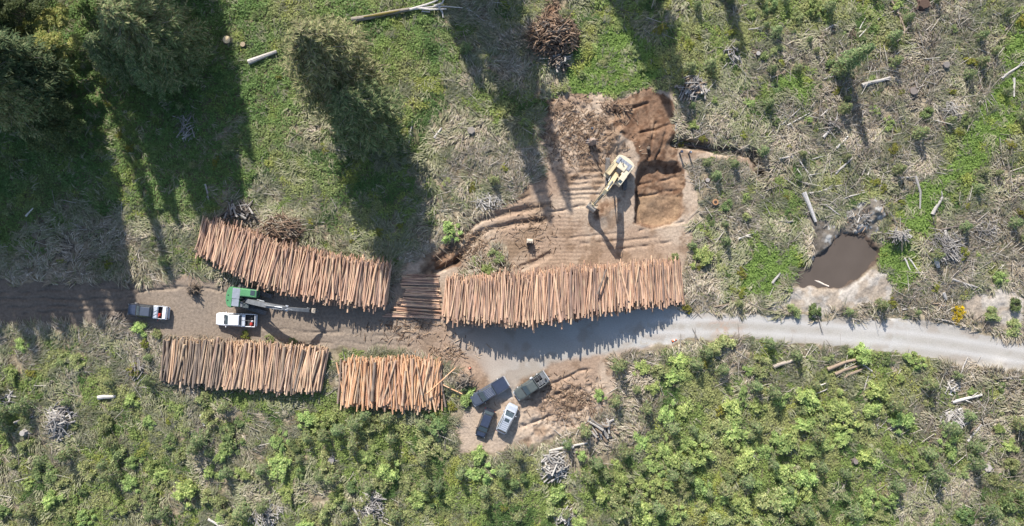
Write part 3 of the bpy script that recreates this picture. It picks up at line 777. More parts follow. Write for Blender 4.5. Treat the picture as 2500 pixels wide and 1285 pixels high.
pile([(824,985),(880,992),(960,995),(1020,998),(1078,996)], [(830,880),(900,880),(980,878),(1040,880),(1084,884)],
     [.7, 1.6, 1.8, 1.8, 1.5, .8], .29, lambda u: ('mixed' if random.random() < .1 else 'orange'), 34,
     'orange log in the short pile left of the parked cars', 'logs in the short orange pile', jag=.6, butt_front=False, yaw=.11)
# logs lying across the tops of the piles, each told apart by its slant
def single(a, b, z, r, pal, label):
    p0 = (*P(*a, z), z); p1 = (*P(*b, z), z + .1)
    o = place_log(p0, p1, r, pal, label, None)
single((1458,718), (1480,658), 4.85, .17, 'mixed', 'dark log lying slanted across the top of the long roadside pile')
single((1042,962), (1113,898), 2.05, .13, 'orange', 'pale log slanting off the right end of the short orange pile')
single((1072,935), (1128,962), .55, .11, 'orange', 'thin log poking right out of the short orange pile')
single((909,980), (915,884), 2.02, .26, 'mixed', 'thick dark barked log on top of the short orange pile')
single((983,990), (989,905), 1.98, .22, 'cream', 'fat pale log on top of the short orange pile')
single((1030,965), (1016,885), 2.0, .12, 'orange', 'thin log leaning left on top of the short orange pile')
# corduroy: logs laid side by side between the two long piles
for q in range(30):
    y = 672 + q * 3.45; u = q / 29
    xl = (985 - 30 * max(0, u - .35) * 1.3 if u < .9 else 940) + random.uniform(-7, 10); xr = (1070 + 8 * u) + random.uniform(-5, 5)
    if q in (7, 15): continue
    sl = 2 + 8 * u * (.3 + random.random())
    z = .22 + .05 * (q % 2)
    gx_, gy_ = P(xl, y); g2 = P(xr, y + sl)
    zz = float(zat(*P((xl + xr) / 2, y))); zz = max(zz, -.2)
    o = place_log((gx_, gy_, zz + z), (*g2, zz + z + random.uniform(-.03, .05)), random.uniform(.085, .14), 'brown', 'log laid crosswise in the mat between the two long brown piles', 'logs laid crosswise between the piles')
def stuff_logs():
    Vs = []; Fs = []; Cs = []; n = 0
    for st, ax, L, r, z, tl, u, pal in STUFFL:
        cols = PALETTE[pal]
        V, F, C = log_arrays(L, r, 5, 8, lr, cols[lr.integers(0, len(cols))], .04)
        W = np.empty_like(V); sl = tl / L
        W[:, 0] = st[0] + ax[0] * V[:, 0] - ax[1] * V[:, 1]; W[:, 1] = st[1] + ax[1] * V[:, 0] + ax[0] * V[:, 1]; W[:, 2] = z + V[:, 2] + sl * V[:, 0]
        Vs.append(W); Fs.append(F + n); Cs.append(C); n += len(V)
    o = bpy.data.objects.new('stacked_logs', np_mesh('stacked_logs', np.concatenate(Vs), np.concatenate(Fs), [M['log']], np.concatenate(Cs)))
    tag(link(o), 'the many further logs making up the four piles', kind='stuff')
stuff_logs()

# ------------------------------------------------------------------ vehicles
def rr_ring(xf, xr, hw, z, c, n=3):
    """rounded rectangle ring at height z, front xf, rear xr, half width hw"""
    pts = []
    for (cx_, cy_, a0) in ((xf - c, hw - c, 0), (xr + c, hw - c, 90), (xr + c, -hw + c, 180), (xf - c, -hw + c, 270)):
        for k in range(n + 1):
            a = math.radians(a0 + 90 * k / n)
            pts.append((cx_ + c * math.cos(a), cy_ + c * math.sin(a), z))
    return pts
def quad_part(name, pts, mat, parent, thick=.012, label=None):
    """thin glazed or trim panel through four points, given real thickness along its normal"""
    a, b, c, d = [Vector(p) for p in pts]
    nrm = (b - a).cross(d - a).normalized() * thick
    mb = MB(); vs = [p for p in (a, b, c, d)] + [p + nrm for p in (a, b, c, d)]
    mb.add(vs, [[0, 1, 2, 3], [7, 6, 5, 4], [0, 4, 5, 1], [1, 5, 6, 2], [2, 6, 7, 3], [3, 7, 4, 0]])
    return mb.build(name, mat, parent, label=label)
def wheel(parent, x, y, r=.39, w=.26):
    mb = MB(); s = 1 if y > 0 else -1
    mb.tube([(x, y - w / 2, r), (x, y - w / 2 + .03, r), (x, y + w / 2 - .03, r), (x, y + w / 2, r)], [r * .9, r, r, r * .9], 18)
    o = mb.build('wheel', M['rubber'], parent)
    m2 = MB(); m2.tube([(x, y + s * (w / 2 - .02), r), (x, y + s * (w / 2 + .02), r)], [r * .62, r * .55], 12)
    for k in range(5):
        a = k * 1.2566
        m2.box((x + math.cos(a) * r * .3, y + s * (w / 2 + .02), r + math.sin(a) * r * .3), (.07, .03, .07), .01)
    m2.build('rim', M['rim'], o)
def vehicle(name, px, py, head, L, W, paintm, kind, label, cat, roofm=None, bed=None, sunroof=False, ribs=False, rails=False, seed=0, hoodm=None, Hs=1.0, z=None):
    x, y = P(px, py, .9)
    if z is None: z = float(zat(x, y))
    root = empty(name, (x, y, z), math.radians(head)); tag(root, label, cat)
    Z = lambda v: v * Hs
    f = L / 2; w = W / 2
    if kind == 'pickup': cow, base_r, top_f, top_r, belt, roofz = f - 1.50, -L * .135 - .02, f - 2.30, -L * .12, Z(1.18), Z(1.86)
    elif kind == 'suv': cow, base_r, top_f, top_r, belt, roofz = f - 1.15, -f + .18, f - 1.85, -f + .62, Z(1.05), Z(1.72)
    else: cow, base_r, top_f, top_r, belt, roofz = f - 1.02, -f + .25, f - 1.80, -f + .75, Z(.98), Z(1.56)
    body_r = (-f + .06 if kind != 'pickup' else base_r - .02)
    def ring(xx, hw, zt, tw, zb=.34):
        sh = zt - .12
        return [(xx, -hw * .93, zb), (xx, -hw, zb + .14), (xx, -hw, sh * .75), (xx, -hw * .975, sh), (xx, -tw, zt), (xx, 0, zt + .025), (xx, tw, zt),
                (xx, hw * .975, sh), (xx, hw, sh * .75), (xx, hw, zb + .14), (xx, hw * .93, zb)]
    mb = MB()
    hz = belt - .12
    st = [(f - .02, w * .72, hz - .26, w * .62), (f - .10, w * .86, hz - .12, w * .72), (f - .30, w * .95, hz - .05, w * .80), (f - .8, w, hz + .02, w * .85), (cow + .05, w, belt - .03, w * .88), (cow, w, belt, w * .88)]
    if kind == 'pickup': st += [(body_r, w, belt, w * .88)]
    else: st += [(0, w, belt, w * .88), (-f + .5, w * .98, belt, w * .86), (-f + .16, w * .92, belt - .02, w * .8), (-f + .04, w * .8, belt - .22, w * .7)]
    st = st[::-1]
    mb.loft([ring(*s) for s in st])
    # hood creases
    body = mb.build('body', paintm, root, smooth=False)
    hd = MB(); hm = hoodm or paintm
    hd.loft([[(f - .24, -w * .60, hz - .045), (f - .24, w * .60, hz - .045), (f - .24, w * .60, hz - .005), (f - .24, -w * .60, hz - .005)],
             [(f - .8, -w * .74, hz + .0), (f - .8, w * .74, hz + .0), (f - .8, w * .70, hz + .065), (f - .8, -w * .70, hz + .065)],
             [(cow + .12, -w * .80, belt - .06), (cow + .12, w * .80, belt - .06), (cow + .12, w * .76, belt + .015), (cow + .12, -w * .76, belt + .015)]])
    hd.build('hood', hm, root)
    # greenhouse
    c = .10; bw, tw = w * .90, w * .74
    gh = MB()
    gh.loft([rr_ring(cow + .02, base_r, bw, belt - .03, c), rr_ring(top_f + .04, top_r - .03, tw + .035, roofz - .10, c), rr_ring(top_f - .05, top_r + .04, tw - .02, roofz - .02, c), rr_ring(top_f - .22, top_r + .2, tw - .16, roofz, c)])
    gh.build('cabin', paintm, root, smooth=False)
    if roofm:
        r_ = MB(); r_.loft([rr_ring(top_f - .13, top_r + .10, tw - .07, roofz - .012, c), rr_ring(top_f - .16, top_r + .13, tw - .10, roofz + .012, c)]); r_.build('roof_panel', roofm, root)
    lerp = lambda a, b, t: a + (b - a) * t
    def fr(t, s, rear=False):   # point on the windscreen or rear-window plane
        zz = lerp(belt - .03, roofz - .10, t); hw = lerp(bw, tw + .035, t) - .11
        xx = lerp(base_r, top_r - .03, t) if rear else lerp(cow + .02, top_f + .04, t)
        return (xx + (-.004 if rear else .004), s * hw, zz)
    quad_part('windshield', [fr(.08, -1), fr(.08, 1), fr(.97, 1), fr(.97, -1)], M['glass'], root)
    quad_part('rear_window', [fr(.15, 1, True), fr(.15, -1, True), fr(.92, -1, True), fr(.92, 1, True)], M['glass'], root)
    def sd(xt, t, s):
        zz = lerp(belt - .03, roofz - .10, t); hw = lerp(bw, tw + .035, t) + .003
        return (lerp(lerp(cow + .02, base_r, xt), lerp(top_f + .04, top_r - .03, xt), t), s * hw, zz)
    wins = ((.12, .47), (.52, .88)) if kind == 'pickup' else ((.13, .40), (.44, .68), (.72, .92))
    for s in (1, -1):
        for a, b in wins:
            q = [sd(a, .14, s), sd(b, .14, s), sd(b, .92, s), sd(a, .92, s)]
            quad_part('side_window', q if s < 0 else q[::-1], M['glass'], root)
        m = MB(); m.box((cow - .25, s * (w + .10), belt + .10), (.12, .20, .16), .04); m.build('mirror', paintm if kind != 'suv' else M['silver'], root)
        m = MB(); m.box((f - .13, s * w * .66, hz - .20), (.12, .34, .15), .03); m.build('headlight', M['lens_clear'], root)
        m = MB(); m.box((-f + .05, s * w * .84, belt - .22), (.07, .14, .34), .02); m.build('taillight', M['lens_red'], root)
        for xx in (f - .95, -f + 1.12): wheel(root, xx, s * (w - .12), .39 * Hs if kind == 'pickup' else .34)
    chrome = M['alu'] if kind == 'pickup' else paintm
    for xx, nm in ((f - .0, 'front_bumper'), (-f + .0, 'rear_bumper')):
        m = MB(); m.box((xx, 0, .52), (.16, W * (.80 if xx > 0 else .9), .22), .05); m.build(nm, chrome if xx > 0 else (M['alu'] if kind == 'pickup' else paintm), root)
    # wiper cowl strip
    m = MB(); m.box((cow + .04, 0, belt + .005), (.14, W * .72, .03), .01); m.build('cowl', M['plastic'], root)
    if sunroof:
        m = MB(); m.box((top_f - .55, 0, roofz + .004), (.55, tw * 1.1, .03), .01); m.build('sunroof', M['glass'], root)
    if ribs:
        for k in range(6 if kind == 'pickup' else 5):
            if kind == 'pickup':
                yy = (k - 2.5) * tw * .28; m = MB(); m.box((lerp(top_f, top_r, .5), yy, roofz + .006), (abs(top_f - top_r) * .74, .05, .03), .01); m.build('roof_rib', ribs, root)
            else:
                xx = top_r + .30 + k * .30; m = MB(); m.box((xx, 0, roofz + .006), (.05, tw * 1.5, .03), .01); m.build('roof_rib', ribs, root)
    if rails:
        for s in (1, -1):
            m = MB(); m.tube([(top_f - .35, s * (tw - .06), roofz + .0), (top_f - .45, s * (tw - .06), roofz + .07), (top_r + .35, s * (tw - .06), roofz + .07), (top_r + .25, s * (tw - .06), roofz + .0)], .025, 6); m.build('roof_rail', rails, root)
    if kind == 'pickup':
        bedm = bed.get('paint', paintm); b0, b1 = base_r - .04, -f + .05; t_ = .09; bh = belt + .02
        m = MB()
        for s in (1, -1): m.box(((b0 + b1) / 2, s * (w - t_ / 2), (bh + .38) / 2), (b0 - b1, t_, bh - .38), .03)
        m.box((b0 - t_ / 2, 0, (bh + .5) / 2), (t_, W - 2 * t_ - .004, bh - .5), .02)
        m.build('bed_wall', bedm, root)
        m = MB(); m.box(((b0 + b1) / 2, 0, .70), (b0 - b1 - .02, W - 2 * t_ - .006, .08), .01)
        for k in range(6): m.box(((b0 + b1) / 2, (k - 2.5) * .24, .75), (b0 - b1 - 2 * t_ - .06, .08, .03), .01)
        m.build('bed_floor', M['dark'], root)
        m = MB(); m.box((b1 + .035, 0, (bh + .5) / 2 - .01), (.07, W - 2 * t_ - .006, bh - .52), .02); m.build('tailgate', bedm, root)
    return root, dict(f=f, w=w, b0=(base_r - .04 - .09), b1=-f + .12, belt=belt, roofz=roofz, top_f=top_f, top_r=top_r, tw=tw)
def in_bed(root, name, label, cat, lx, ly, lz, fn, mat):
    """a loose thing lying in a truck bed: stays top-level, placed through the truck's own frame"""
    mb = MB(); fn(mb)
    o = mb.build(name, mat)
    R = Matrix.Translation(root.location) @ Matrix.Rotation(root.rotation_euler.z, 4, 'Z')
    o.matrix_world = R @ Matrix.Translation((lx, ly, lz)); o.location = (R @ Vector((lx, ly, lz))); o.rotation_euler = root.rotation_euler
    return tag(o, label, cat)
def can_shape(m):
    m.box((0, 0, .22), (.30, .42, .44), .05); m.tube([(0, .10, .44), (0, .14, .55), (.0, .22, .60)], .035, 6); m.box((0, -.06, .48), (.05, .2, .05), .02)
def saw_shape(m):
    m.box((0, 0, .14), (.28, .40, .24), .06); m.box((0, .5, .12), (.03, .62, .10), .02); m.tube([(-.15, -.1, .2), (0, -.1, .32), (.15, -.1, .2)], .02, 6)

# 1 dark pickup with a silver utility bed, half in the trees' shade
r1, d1 = vehicle('pickup_truck', 361, 760, 174.0, 6.35, 2.0, M['black'], 'pickup', 'black pickup with a silver bed parked left of the white pickup, half in tree shade', 'pickup truck', roofm=M['slate'], bed=dict(paint=M['silver']), hoodm=M['navy'])
m = MB(); m.box((d1['b0'] - .40, 0, 1.18), (.66, 1.98, .34), .08); m.box((d1['b0'] - .40, 0, 1.37), (.5, 1.7, .05), .02); m.build('cargo_box', M['alu'], r1, label='silver cross bed box behind the cab')
for s in (-.35, .2):
    m = MB(); m.tube([(d1['b0'] - .68, s, 1.42), (d1['b0'] - .12, s + .35, 1.42)], .035, 6); m.build('ladder_bar', M['steel'], r1)
m = MB(); m.box((d1['b1'] + .34, 0, 1.16), (.52, 1.82, .30), .05); m.build('rear_box', M['white'], r1, label='white box across the tail of the bed')
in_bed(r1, 'fuel_can', 'red can lying in the silver bed of the black pickup', 'fuel can', -1.95, .36, .78, can_shape, M['redcan'])
in_bed(r1, 'chainsaw', 'small red machine beside the red can in the silver bed', 'chainsaw', -1.70, .62, .78, saw_shape, M['redcan'])
# 2 white pickup
r2, d2 = vehicle('pickup_truck', 576, 781, 177.5, 6.25, 2.02, M['white'], 'pickup', 'white crew cab pickup parked below the green loader', 'pickup truck', bed=dict())
m = MB(); m.box((d2['b0'] - .32, 0, 1.17), (.50, 1.84, .30), .05); m.box((d2['b0'] - .32, .45, 1.33), (.47, .84, .03), .01); m.box((d2['b0'] - .32, -.45, 1.33), (.47, .84, .03), .01); m.build('tool_box', M['alu'], r2, label='pale tool box across the bed')
m = MB(); m.box((d2['b0'] + .02, 0, 1.22), (.06, 1.8, .06), .02); m.tube([(d2['b0'] - .1, 0, 1.38), (d2['b1'] + .35, .05, 1.12)], .03, 6); m.build('bed_bar', M['steel'], r2)
in_bed(r2, 'fuel_can', 'orange red can in the bed of the white pickup', 'fuel can', d2['b1'] + .55, .55, .78, can_shape, M['redcan'])
in_bed(r2, 'jug', 'white jug beside the orange red can in the white pickup bed', 'jug', d2['b1'] + .45, .12, .78, lambda m: (m.tube([(0, 0, 0), (0, 0, .25), (0, 0, .33), (0, 0, .40)], [.15, .15, .07, .06], 10)), M['white'])
in_bed(r2, 'chainsaw', 'dark chainsaw near the tailgate of the white pickup', 'chainsaw', d2['b1'] + .50, -.40, .78, saw_shape, M['dark'])
# 5 dark blue pickup with covered bed
r5, d5 = vehicle('pickup_truck', 1195, 957, -149.0, 6.25, 2.05, M['slate'], 'pickup', 'dark blue grey pickup with a covered bed and ribbed roof', 'pickup truck', roofm=M['navy'], bed=dict(), ribs=M['panel'])
m = MB(); m.box(((d5['b0'] + d5['b1']) / 2 + .04, 0, 1.205), (d5['b0'] - d5['b1'] + .10, 1.80, .05), .015); m.build('bed_cover', M['navy'], r5)
# 6 green grey work truck with rack
r6, d6 = vehicle('pickup_truck', 1297, 943, -145.5, 5.7, 1.98, M['sage'], 'pickup', 'dark green grey truck with a tool rack and open gear boxes behind the cab', 'pickup truck', bed=dict(paint=M['sage']), roofm=M['steel'] if False else None)
m = MB()
for s in (1, -1):
    for xx in (d6['b0'] - .05, d6['b1'] + .55): m.tube([(xx, s * .86, 1.15), (xx, s * .86, 1.78)], .035, 6)
    m.tube([(d6['b0'], s * .86, 1.78), (d6['b1'] + .5, s * .86, 1.78)], .04, 6)
for xx in (d6['b0'] - .05, (d6['b0'] + d6['b1']) / 2 + .2, d6['b1'] + .55): m.tube([(xx, -.86, 1.78), (xx, .86, 1.78)], .04, 6)
m.tube([(d6['b0'] - .05, 0, 1.79), (d6['b1'] + .55, 0, 1.79)], .035, 6)
m.build('rack', M['steel'], r6)
for k, (a, b) in enumerate(((.35, .45), (.35, -.45), (.95, .45), (.95, -.45))):
    m = MB(); x_ = d6['b0'] - a; m.box((x_, b, .95), (.48, .62, .40), .03); m.box((x_, b, 1.16), (.36, .5, .02), .005); m.build('gear_box', M['dark'] if k % 2 else M['steel'], r6)
m = MB(); m.box((d6['b1'] + .30, 0, 1.18), (.62, 1.78, .08), .02); m.build('rear_deck', M['steel'], r6)
m = MB(); m.tube([(d6['b1'] + .28, .32, 1.22), (d6['b1'] + .28, .32, 1.46)], [.17, .15], 12); m.build('hose_reel', M['dark'], r6)
in_bed(r6, 'tool_bag', 'black and white tool bag on the side of the green grey truck', 'bag', d6['b0'] + .22, -1.06, 1.0, lambda m: (m.box((0, 0, .2), (.48, .34, .4), .08), m.tube([(-.15, 0, .4), (0, 0, .52), (.15, 0, .4)], .03, 6)), M['alu'])
# 7 black hatchback and 8 silver suv
vehicle('car', 1184, 1034, -110.5, 4.6, 1.84, M['black'], 'hatch', 'black car parked in front of the dark blue pickup', 'car', roofm=M['navy'], hoodm=M['navy'])
vehicle('car', 1238, 1023, 64.5, 4.75, 1.86, M['silver'], 'suv', 'silver sport utility car with a dark sunroof and ribbed roof', 'car', sunroof=True, ribs=M['slate'], rails=M['steel'])

# ------------------------------------------------------------------ machines
def track(parent, x0, x1, yc, w, h, name='track'):
    """crawler track: stadium loop with grouser shoes, rollers as sub-parts"""
    r = h / 2; n = 10
    pts = [(x1 + r * math.sin(math.pi * k / n), r + r * math.cos(math.pi * k / n)) for k in range(n + 1)] + [(x0 - r * math.sin(math.pi * k / n), r - r * math.cos(math.pi * k / n)) for k in range(n + 1)]
    inner = [(x1 + (r - .09) * math.sin(math.pi * k / n), r + (r - .09) * math.cos(math.pi * k / n)) for k in range(n + 1)] + [(x0 - (r - .09) * math.sin(math.pi * k / n), r - (r - .09) * math.cos(math.pi * k / n)) for k in range(n + 1)]
    mb = MB(); N = len(pts); vs = []; fs = []
    for y in (yc - w / 2, yc + w / 2):
        vs += [(p[0], y, p[1]) for p in pts] + [(p[0], y, p[1]) for p in inner]
    for k in range(N):
        j = (k + 1) % N
        fs += [[k, j, 2 * N + j, 2 * N + k], [N + j, N + k, 3 * N + k, 3 * N + j], [k, N + k, N + j, j], [2 * N + j, 3 * N + j, 3 * N + k, 2 * N + k]]
    mb.add(vs, fs)
    ln = x1 - x0; cnt = int(ln / .19)
    for k in range(cnt + 1):
        xx = x0 + ln * k / cnt
        for zz in (h + .012, -.012): mb.box((xx, yc, zz), (.145, w * 1.02, .05), .01)
    for k in range(1, 6):
        a = math.pi * k / 6
        for (cx_, sg) in ((x1, 1), (x0, -1)): mb.box((cx_ + sg * (r + .012) * math.sin(a), yc, r + (r + .012) * math.cos(a)), (.05, w * 1.02, .145), .01, rot=(0, sg * (a - math.pi / 2) , 0))
    o = mb.build(name, M['track'], parent)
    m2 = MB()
    for k in range(5):
        xx = x0 + ln * (k + .5) / 5; m2.tube([(xx, yc - w * .3, .2), (xx, yc + w * .3, .2)], .13, 10)
    for xx in (x0, x1): m2.tube([(xx, yc - w * .3, r), (xx, yc + w * .3, r)], r - .11, 14)
    m2.build('track_roller', M['dark'], o)
def ribbon(pts, th):
    """outline round a bent centre line (x,z) with thickness th per point"""
    up = []; dn = []
    for i, p in enumerate(pts):
        a = Vector(pts[max(i - 1, 0)]); b = Vector(pts[min(i + 1, len(pts) - 1)]); d = (b - a).normalized(); nn = Vector((-d.y, d.x))
        up.append(tuple(Vector(p) + nn * th[i] / 2)); dn.append(tuple(Vector(p) - nn * th[i] / 2))
    return up + dn[::-1]
def cylinder_part(parent, a, b, y, r=.10):
    mb = MB(); a = Vector((a[0], y, a[1])); b = Vector((b[0], y, b[1])); mid = a.lerp(b, .58)
    mb.tube([a, mid], r, 10); o = mb.build('hydraulic_cylinder', M['steel'], parent)
    m2 = MB(); m2.tube([mid - (b - a) * .02, b], r * .55, 8); m2.build('piston_rod', M['alu'], o)

# yellow excavator
ex_ = P(1503, 426, 0); ez = float(zat(*P(1480, 430)))
E = empty('excavator', (ex_[0], ex_[1], ez - .02), math.radians(-127.0)); tag(E, 'faded yellow tracked excavator with raised boom beside the square pit', 'excavator')
TA = math.radians(90 + 127)      # the undercarriage points up the picture, not along the boom
und = empty('undercarriage', (0, 0, 0)); und.parent = E; und.rotation_euler = (0, 0, TA)
for s in (1, -1): track(und, -2.05, 2.05, s * 1.32, .62, .92)
m = MB(); m.box((0, 0, .62), (2.2, 2.1, .42), .06); m.tube([(0, 0, .80), (0, 0, 1.16)], [1.0, .8], 20); m.build('track_frame', M['dark'], und)
m = MB(); m.plate([(1.5, -1.55), (1.5, 1.2), (-1.6, 1.5), (-1.6, -1.5)], 1.12, 1.36); m.build('deck', M['cream'], E)
# counterweight: rounded tail
rear = [(-1.55, 1.60)] + [(-2.1 - .62 * math.sin(math.pi * k / 8), 1.55 * math.cos(math.pi * k / 8)) for k in range(9)] + [(-1.55, -1.60)]
m = MB(); m.plate(rear, 1.30, 2.30); m.plate([(p[0] * .985 , p[1] * .96) for p in rear], 2.29, 2.42); m.build('counterweight', M['cream'], E)
m = MB(); m.box((-.2, -1.12, 1.86), (2.7, .86, 1.02), .07); m.build('side_cabinet', M['yellow'], E)
m = MB(); m.box((-.85, .98, 1.86), (1.5, 1.10, 1.04), .07); m.build('side_cabinet', M['cream'], E)
m = MB(); m.box((-1.1, .02, 1.95), (1.10, 1.38, 1.16), .06)
m.build('engine_bay', M['cream'], E)
ec = MB()
for k in range(5): ec.box((-1.62 + (k % 2) * .004, -1.05 + k * .50, 2.47), (1.02, .46, .07), .02)
ec.build('engine_cover', M['panel'], E)
for (a, b) in ((-1.75, -.8), (-1.45, -.15)):
    m = MB(); m.tube([(a, b, 2.48), (a, b, 2.78), (a - .08, b, 2.88)], .075, 8); m.build('exhaust_pipe', M['dark'], E)
m = MB(); m.box((-.25, -.02, 2.44), (.62, .78, .05), .01); m.build('valve_bay', M['dark'], E)
cab_ = MB(); cab_.loft([rr_ring(1.62, -.22, .46, 1.34, .08), rr_ring(1.66, -.22, .46, 2.2, .08), rr_ring(1.50, -.20, .44, 2.85, .08), rr_ring(1.40, -.14, .38, 2.92, .08)], T=Matrix.Translation((0, 1.10, 0)))
CB = cab_.build('cab', M['cream'], E)
quad_part('windshield', [(1.67, .74, 1.7), (1.67, 1.46, 1.7), (1.515, 1.42, 2.72), (1.515, .78, 2.72)], M['glass'], CB)
quad_part('side_window', [(1.35, 1.565, 1.75), (.0, 1.565, 1.75), (.0, 1.55, 2.65), (1.25, 1.55, 2.65)], M['glass'], CB)
quad_part('roof_window', [(.75, .82, 2.923), (1.25, .82, 2.923), (1.25, 1.38, 2.923), (.75, 1.38, 2.923)], M['glass'], CB)
m = MB(); m.tube([(1.45, -.68, 1.36), (1.45, -.68, 2.2), (.6, -.68, 2.45)], .03, 6); m.tube([(1.45, -1.5, 1.36), (1.45, -1.5, 2.5), (-.9, -1.5, 2.55)], .03, 6); m.build('hand_rail', M['dark'], E)
bp = [(.25, 1.75), (1.2, 3.6), (2.4, 5.35), (3.4, 6.35), (4.45, 6.75)]
m = MB(); m.prism(ribbon(bp, [.5, .72, .95, .75, .5]), -.30, .30); m.build('boom', M['yellow'], E)
m = MB(); m.prism(ribbon([(p[0], p[1] + .02) for p in bp[1:4]], [.5, .6, .5]), -.31, -.305) ; 
sp = [(3.95, 7.35), (4.45, 6.75), (5.3, 4.7), (6.05, 2.75)]
m = MB(); m.prism(ribbon(sp, [.35, .62, .5, .34]), -.24, .24); m.build('stick', M['yellow'], E)
for s in (1, -1): cylinder_part(E, (.9, 1.45), (2.35, 4.75), s * .45, .12)
cylinder_part(E, (2.2, 5.95), (3.95, 7.30), 0, .12)
cylinder_part(E, (4.75, 6.95), (6.15, 3.75), 0, .10)
m = MB(); m.tube([(3.1, .33, 6.75), (4.2, .5, 7.3), (5.0, .36, 6.2)], .04, 6); m.tube([(3.1, -.33, 6.75), (4.2, -.5, 7.2), (5.0, -.36, 6.0)], .04, 6); m.build('hose', M['plastic'], E)
# bucket: curled shell between two cheeks
arc = [(6.10 + .95 * math.cos(math.radians(a)) + .15, 1.75 + .95 * math.sin(math.radians(a))) for a in range(75, -141, -24)]
arc2 = [(6.25 + (p[0] - 6.25) * .93, 1.75 + (p[1] - 1.75) * .93) for p in arc]
BK = MB(); BK.prism(arc + arc2[::-1], -.68, .68)
for s in (1, -1): BK.prism(arc, s * .68, s * .73)
BO = BK.build('bucket', M['bucketsteel'], E)
m = MB()
for k in range(5): m.box((arc[-1][0] - .10, -.58 + k * .29, arc[-1][1] + .14), (.12, .12, .42), .03, rot=(0, -.5, 0))
m.build('bucket_tooth', M['steel'], BO)
m = MB(); m.prism([(5.95, 2.85), (6.35, 2.95), (6.6, 2.6), (6.1, 2.4)], -.22, .22); m.tube([(6.2, -.4, 2.75), (6.2, .4, 2.75)], .08, 8); m.build('bucket_link', M['yellow'], E)

# green log loader
lx_, ly_ = P(612, 727)
LZ = float(zat(lx_, ly_))
G = empty('log_loader', (lx_, ly_, LZ), math.radians(-6.5)); tag(G, 'green tracked log loader with a long grey boom reaching right', 'log loader')
und = empty('undercarriage', (0, 0, 0)); und.parent = G; und.rotation_euler = (0, 0, math.radians(-12.5)); und.location = (.35, -.1, 0)
for s in (1, -1): track(und, -2.1, 2.45, s * 1.38, .68, 1.0)
m = MB(); m.box((.1, 0, .75), (2.4, 2.1, .42), .06); m.tube([(0, 0, .9), (0, 0, 1.45)], [1.1, .85], 20); m.build('track_frame', M['dark'], und)
m = MB(); m.plate([(1.7, -1.45), (1.7, 1.45), (-2.3, 1.5), (-2.3, -1.5)], 1.40, 1.66); m.build('deck', M['dark'], G)
rear = [(-1.95, 1.62)] + [(-2.15 - .75 * math.sin(math.pi * k / 8) ** .8, 1.6 * math.cos(math.pi * k / 8)) for k in range(9)] + [(-1.95, -1.62)]
m = MB(); m.plate(rear, 1.45, 2.5); m.plate([(p[0] * .98, p[1] * .95) for p in rear], 2.49, 2.66); m.build('counterweight', M['green'], G)
for s in (.25, -.55):
    m = MB(); m.box((-2.5, s, 2.68), (.22, .14, .06), .02); m.build('lift_eye', M['dark'], G)
m = MB(); m.box((-1.35, .05, 2.1), (1.30, 2.9, 1.0), .06)
m.build('engine_bay', M['green'], G)
m = MB()
m.box((-1.32, .62, 2.645), (1.18, 1.62, .09), .03); m.box((-1.32, -.80, 2.63), (1.10, 1.10, .07), .03); m.build('deck_plate', M['panel'], G)
m = MB(); m.box((.62, .90, 2.25), (2.5, 1.22, 1.5), .10); m.box((.62, .90, 3.02), (2.1, .95, .06), .03); m.build('cab_riser', M['green'], G)
m = MB(); m.box((1.30, 1.02, 3.065), (.66, .78, .05), .02); m.build('roof_window', M['glass'], G)
m = MB(); m.box((1.2, 1.54, 2.5), (1.1, .05, .8), .02); m.build('side_window', M['glass'], G)
m = MB(); m.box((1.89, .90, 2.45), (.05, 1.0, .9), .02); m.build('windshield', M['glass'], G)
m = MB(); m.box((.15, -1.12, 1.95), (1.0, .74, .60), .06); m.build('tank', M['sage'], G)
m = MB(); m.box((-.55, -1.0, 2.0), (.6, .8, .75), .05); m.box((-.5, -.62, 2.42), (.32, .22, .12), .03); m.build('valve_block', M['steel'], G)
m = MB(); m.box((1.05, -1.15, 1.78), (.9, .7, .25), .04); m.build('step_platform', M['dark'], G)
m = MB(); m.tube([(-.9, -.2, 2.62), (-.55, -.05, 2.75), (0, -.1, 2.5)], .06, 6); m.tube([(-.7, -.6, 2.5), (-.3, -.5, 2.7), (.2, -.25, 2.4)], .05, 6); m.build('hose', M['plastic'], G)
bp = [(.15, 1.95), (1.6, 3.1), (3.6, 4.15), (5.6, 4.75), (7.3, 4.75)]
yb = -.32; TB = Matrix.Translation((0, yb, 0)) @ Matrix.Rotation(math.radians(-2.0), 4, 'Z')
m = MB(); m.prism(ribbon(bp, [.6, .75, .85, .72, .5]), -.34, .34, T=TB); m.build('boom', M['steel'], G)
sp = [(6.75, 5.25), (7.3, 4.75), (8.7, 3.9), (10.1, 2.85)]
m = MB(); m.prism(ribbon(sp, [.35, .6, .55, .4]), -.25, .25, T=TB)
m.build('stick', M['steel'], G)
m = MB(); m.tube([(7.3, yb - .66, 4.75), (7.3, yb + .22, 4.75)], .22, 10); m.tube([(7.1, yb - .5, 5.1), (7.7, yb - .2, 5.3), (8.1, yb - .4, 4.7)], .05, 6); m.build('elbow_joint', M['alu'], G)
for s in (-.66, .02): cylinder_part(G, (1.0, 1.75), (3.5, 3.85), s, .12)
cylinder_part(G, (4.0, 5.0), (6.75, 5.25), -.45, .11)
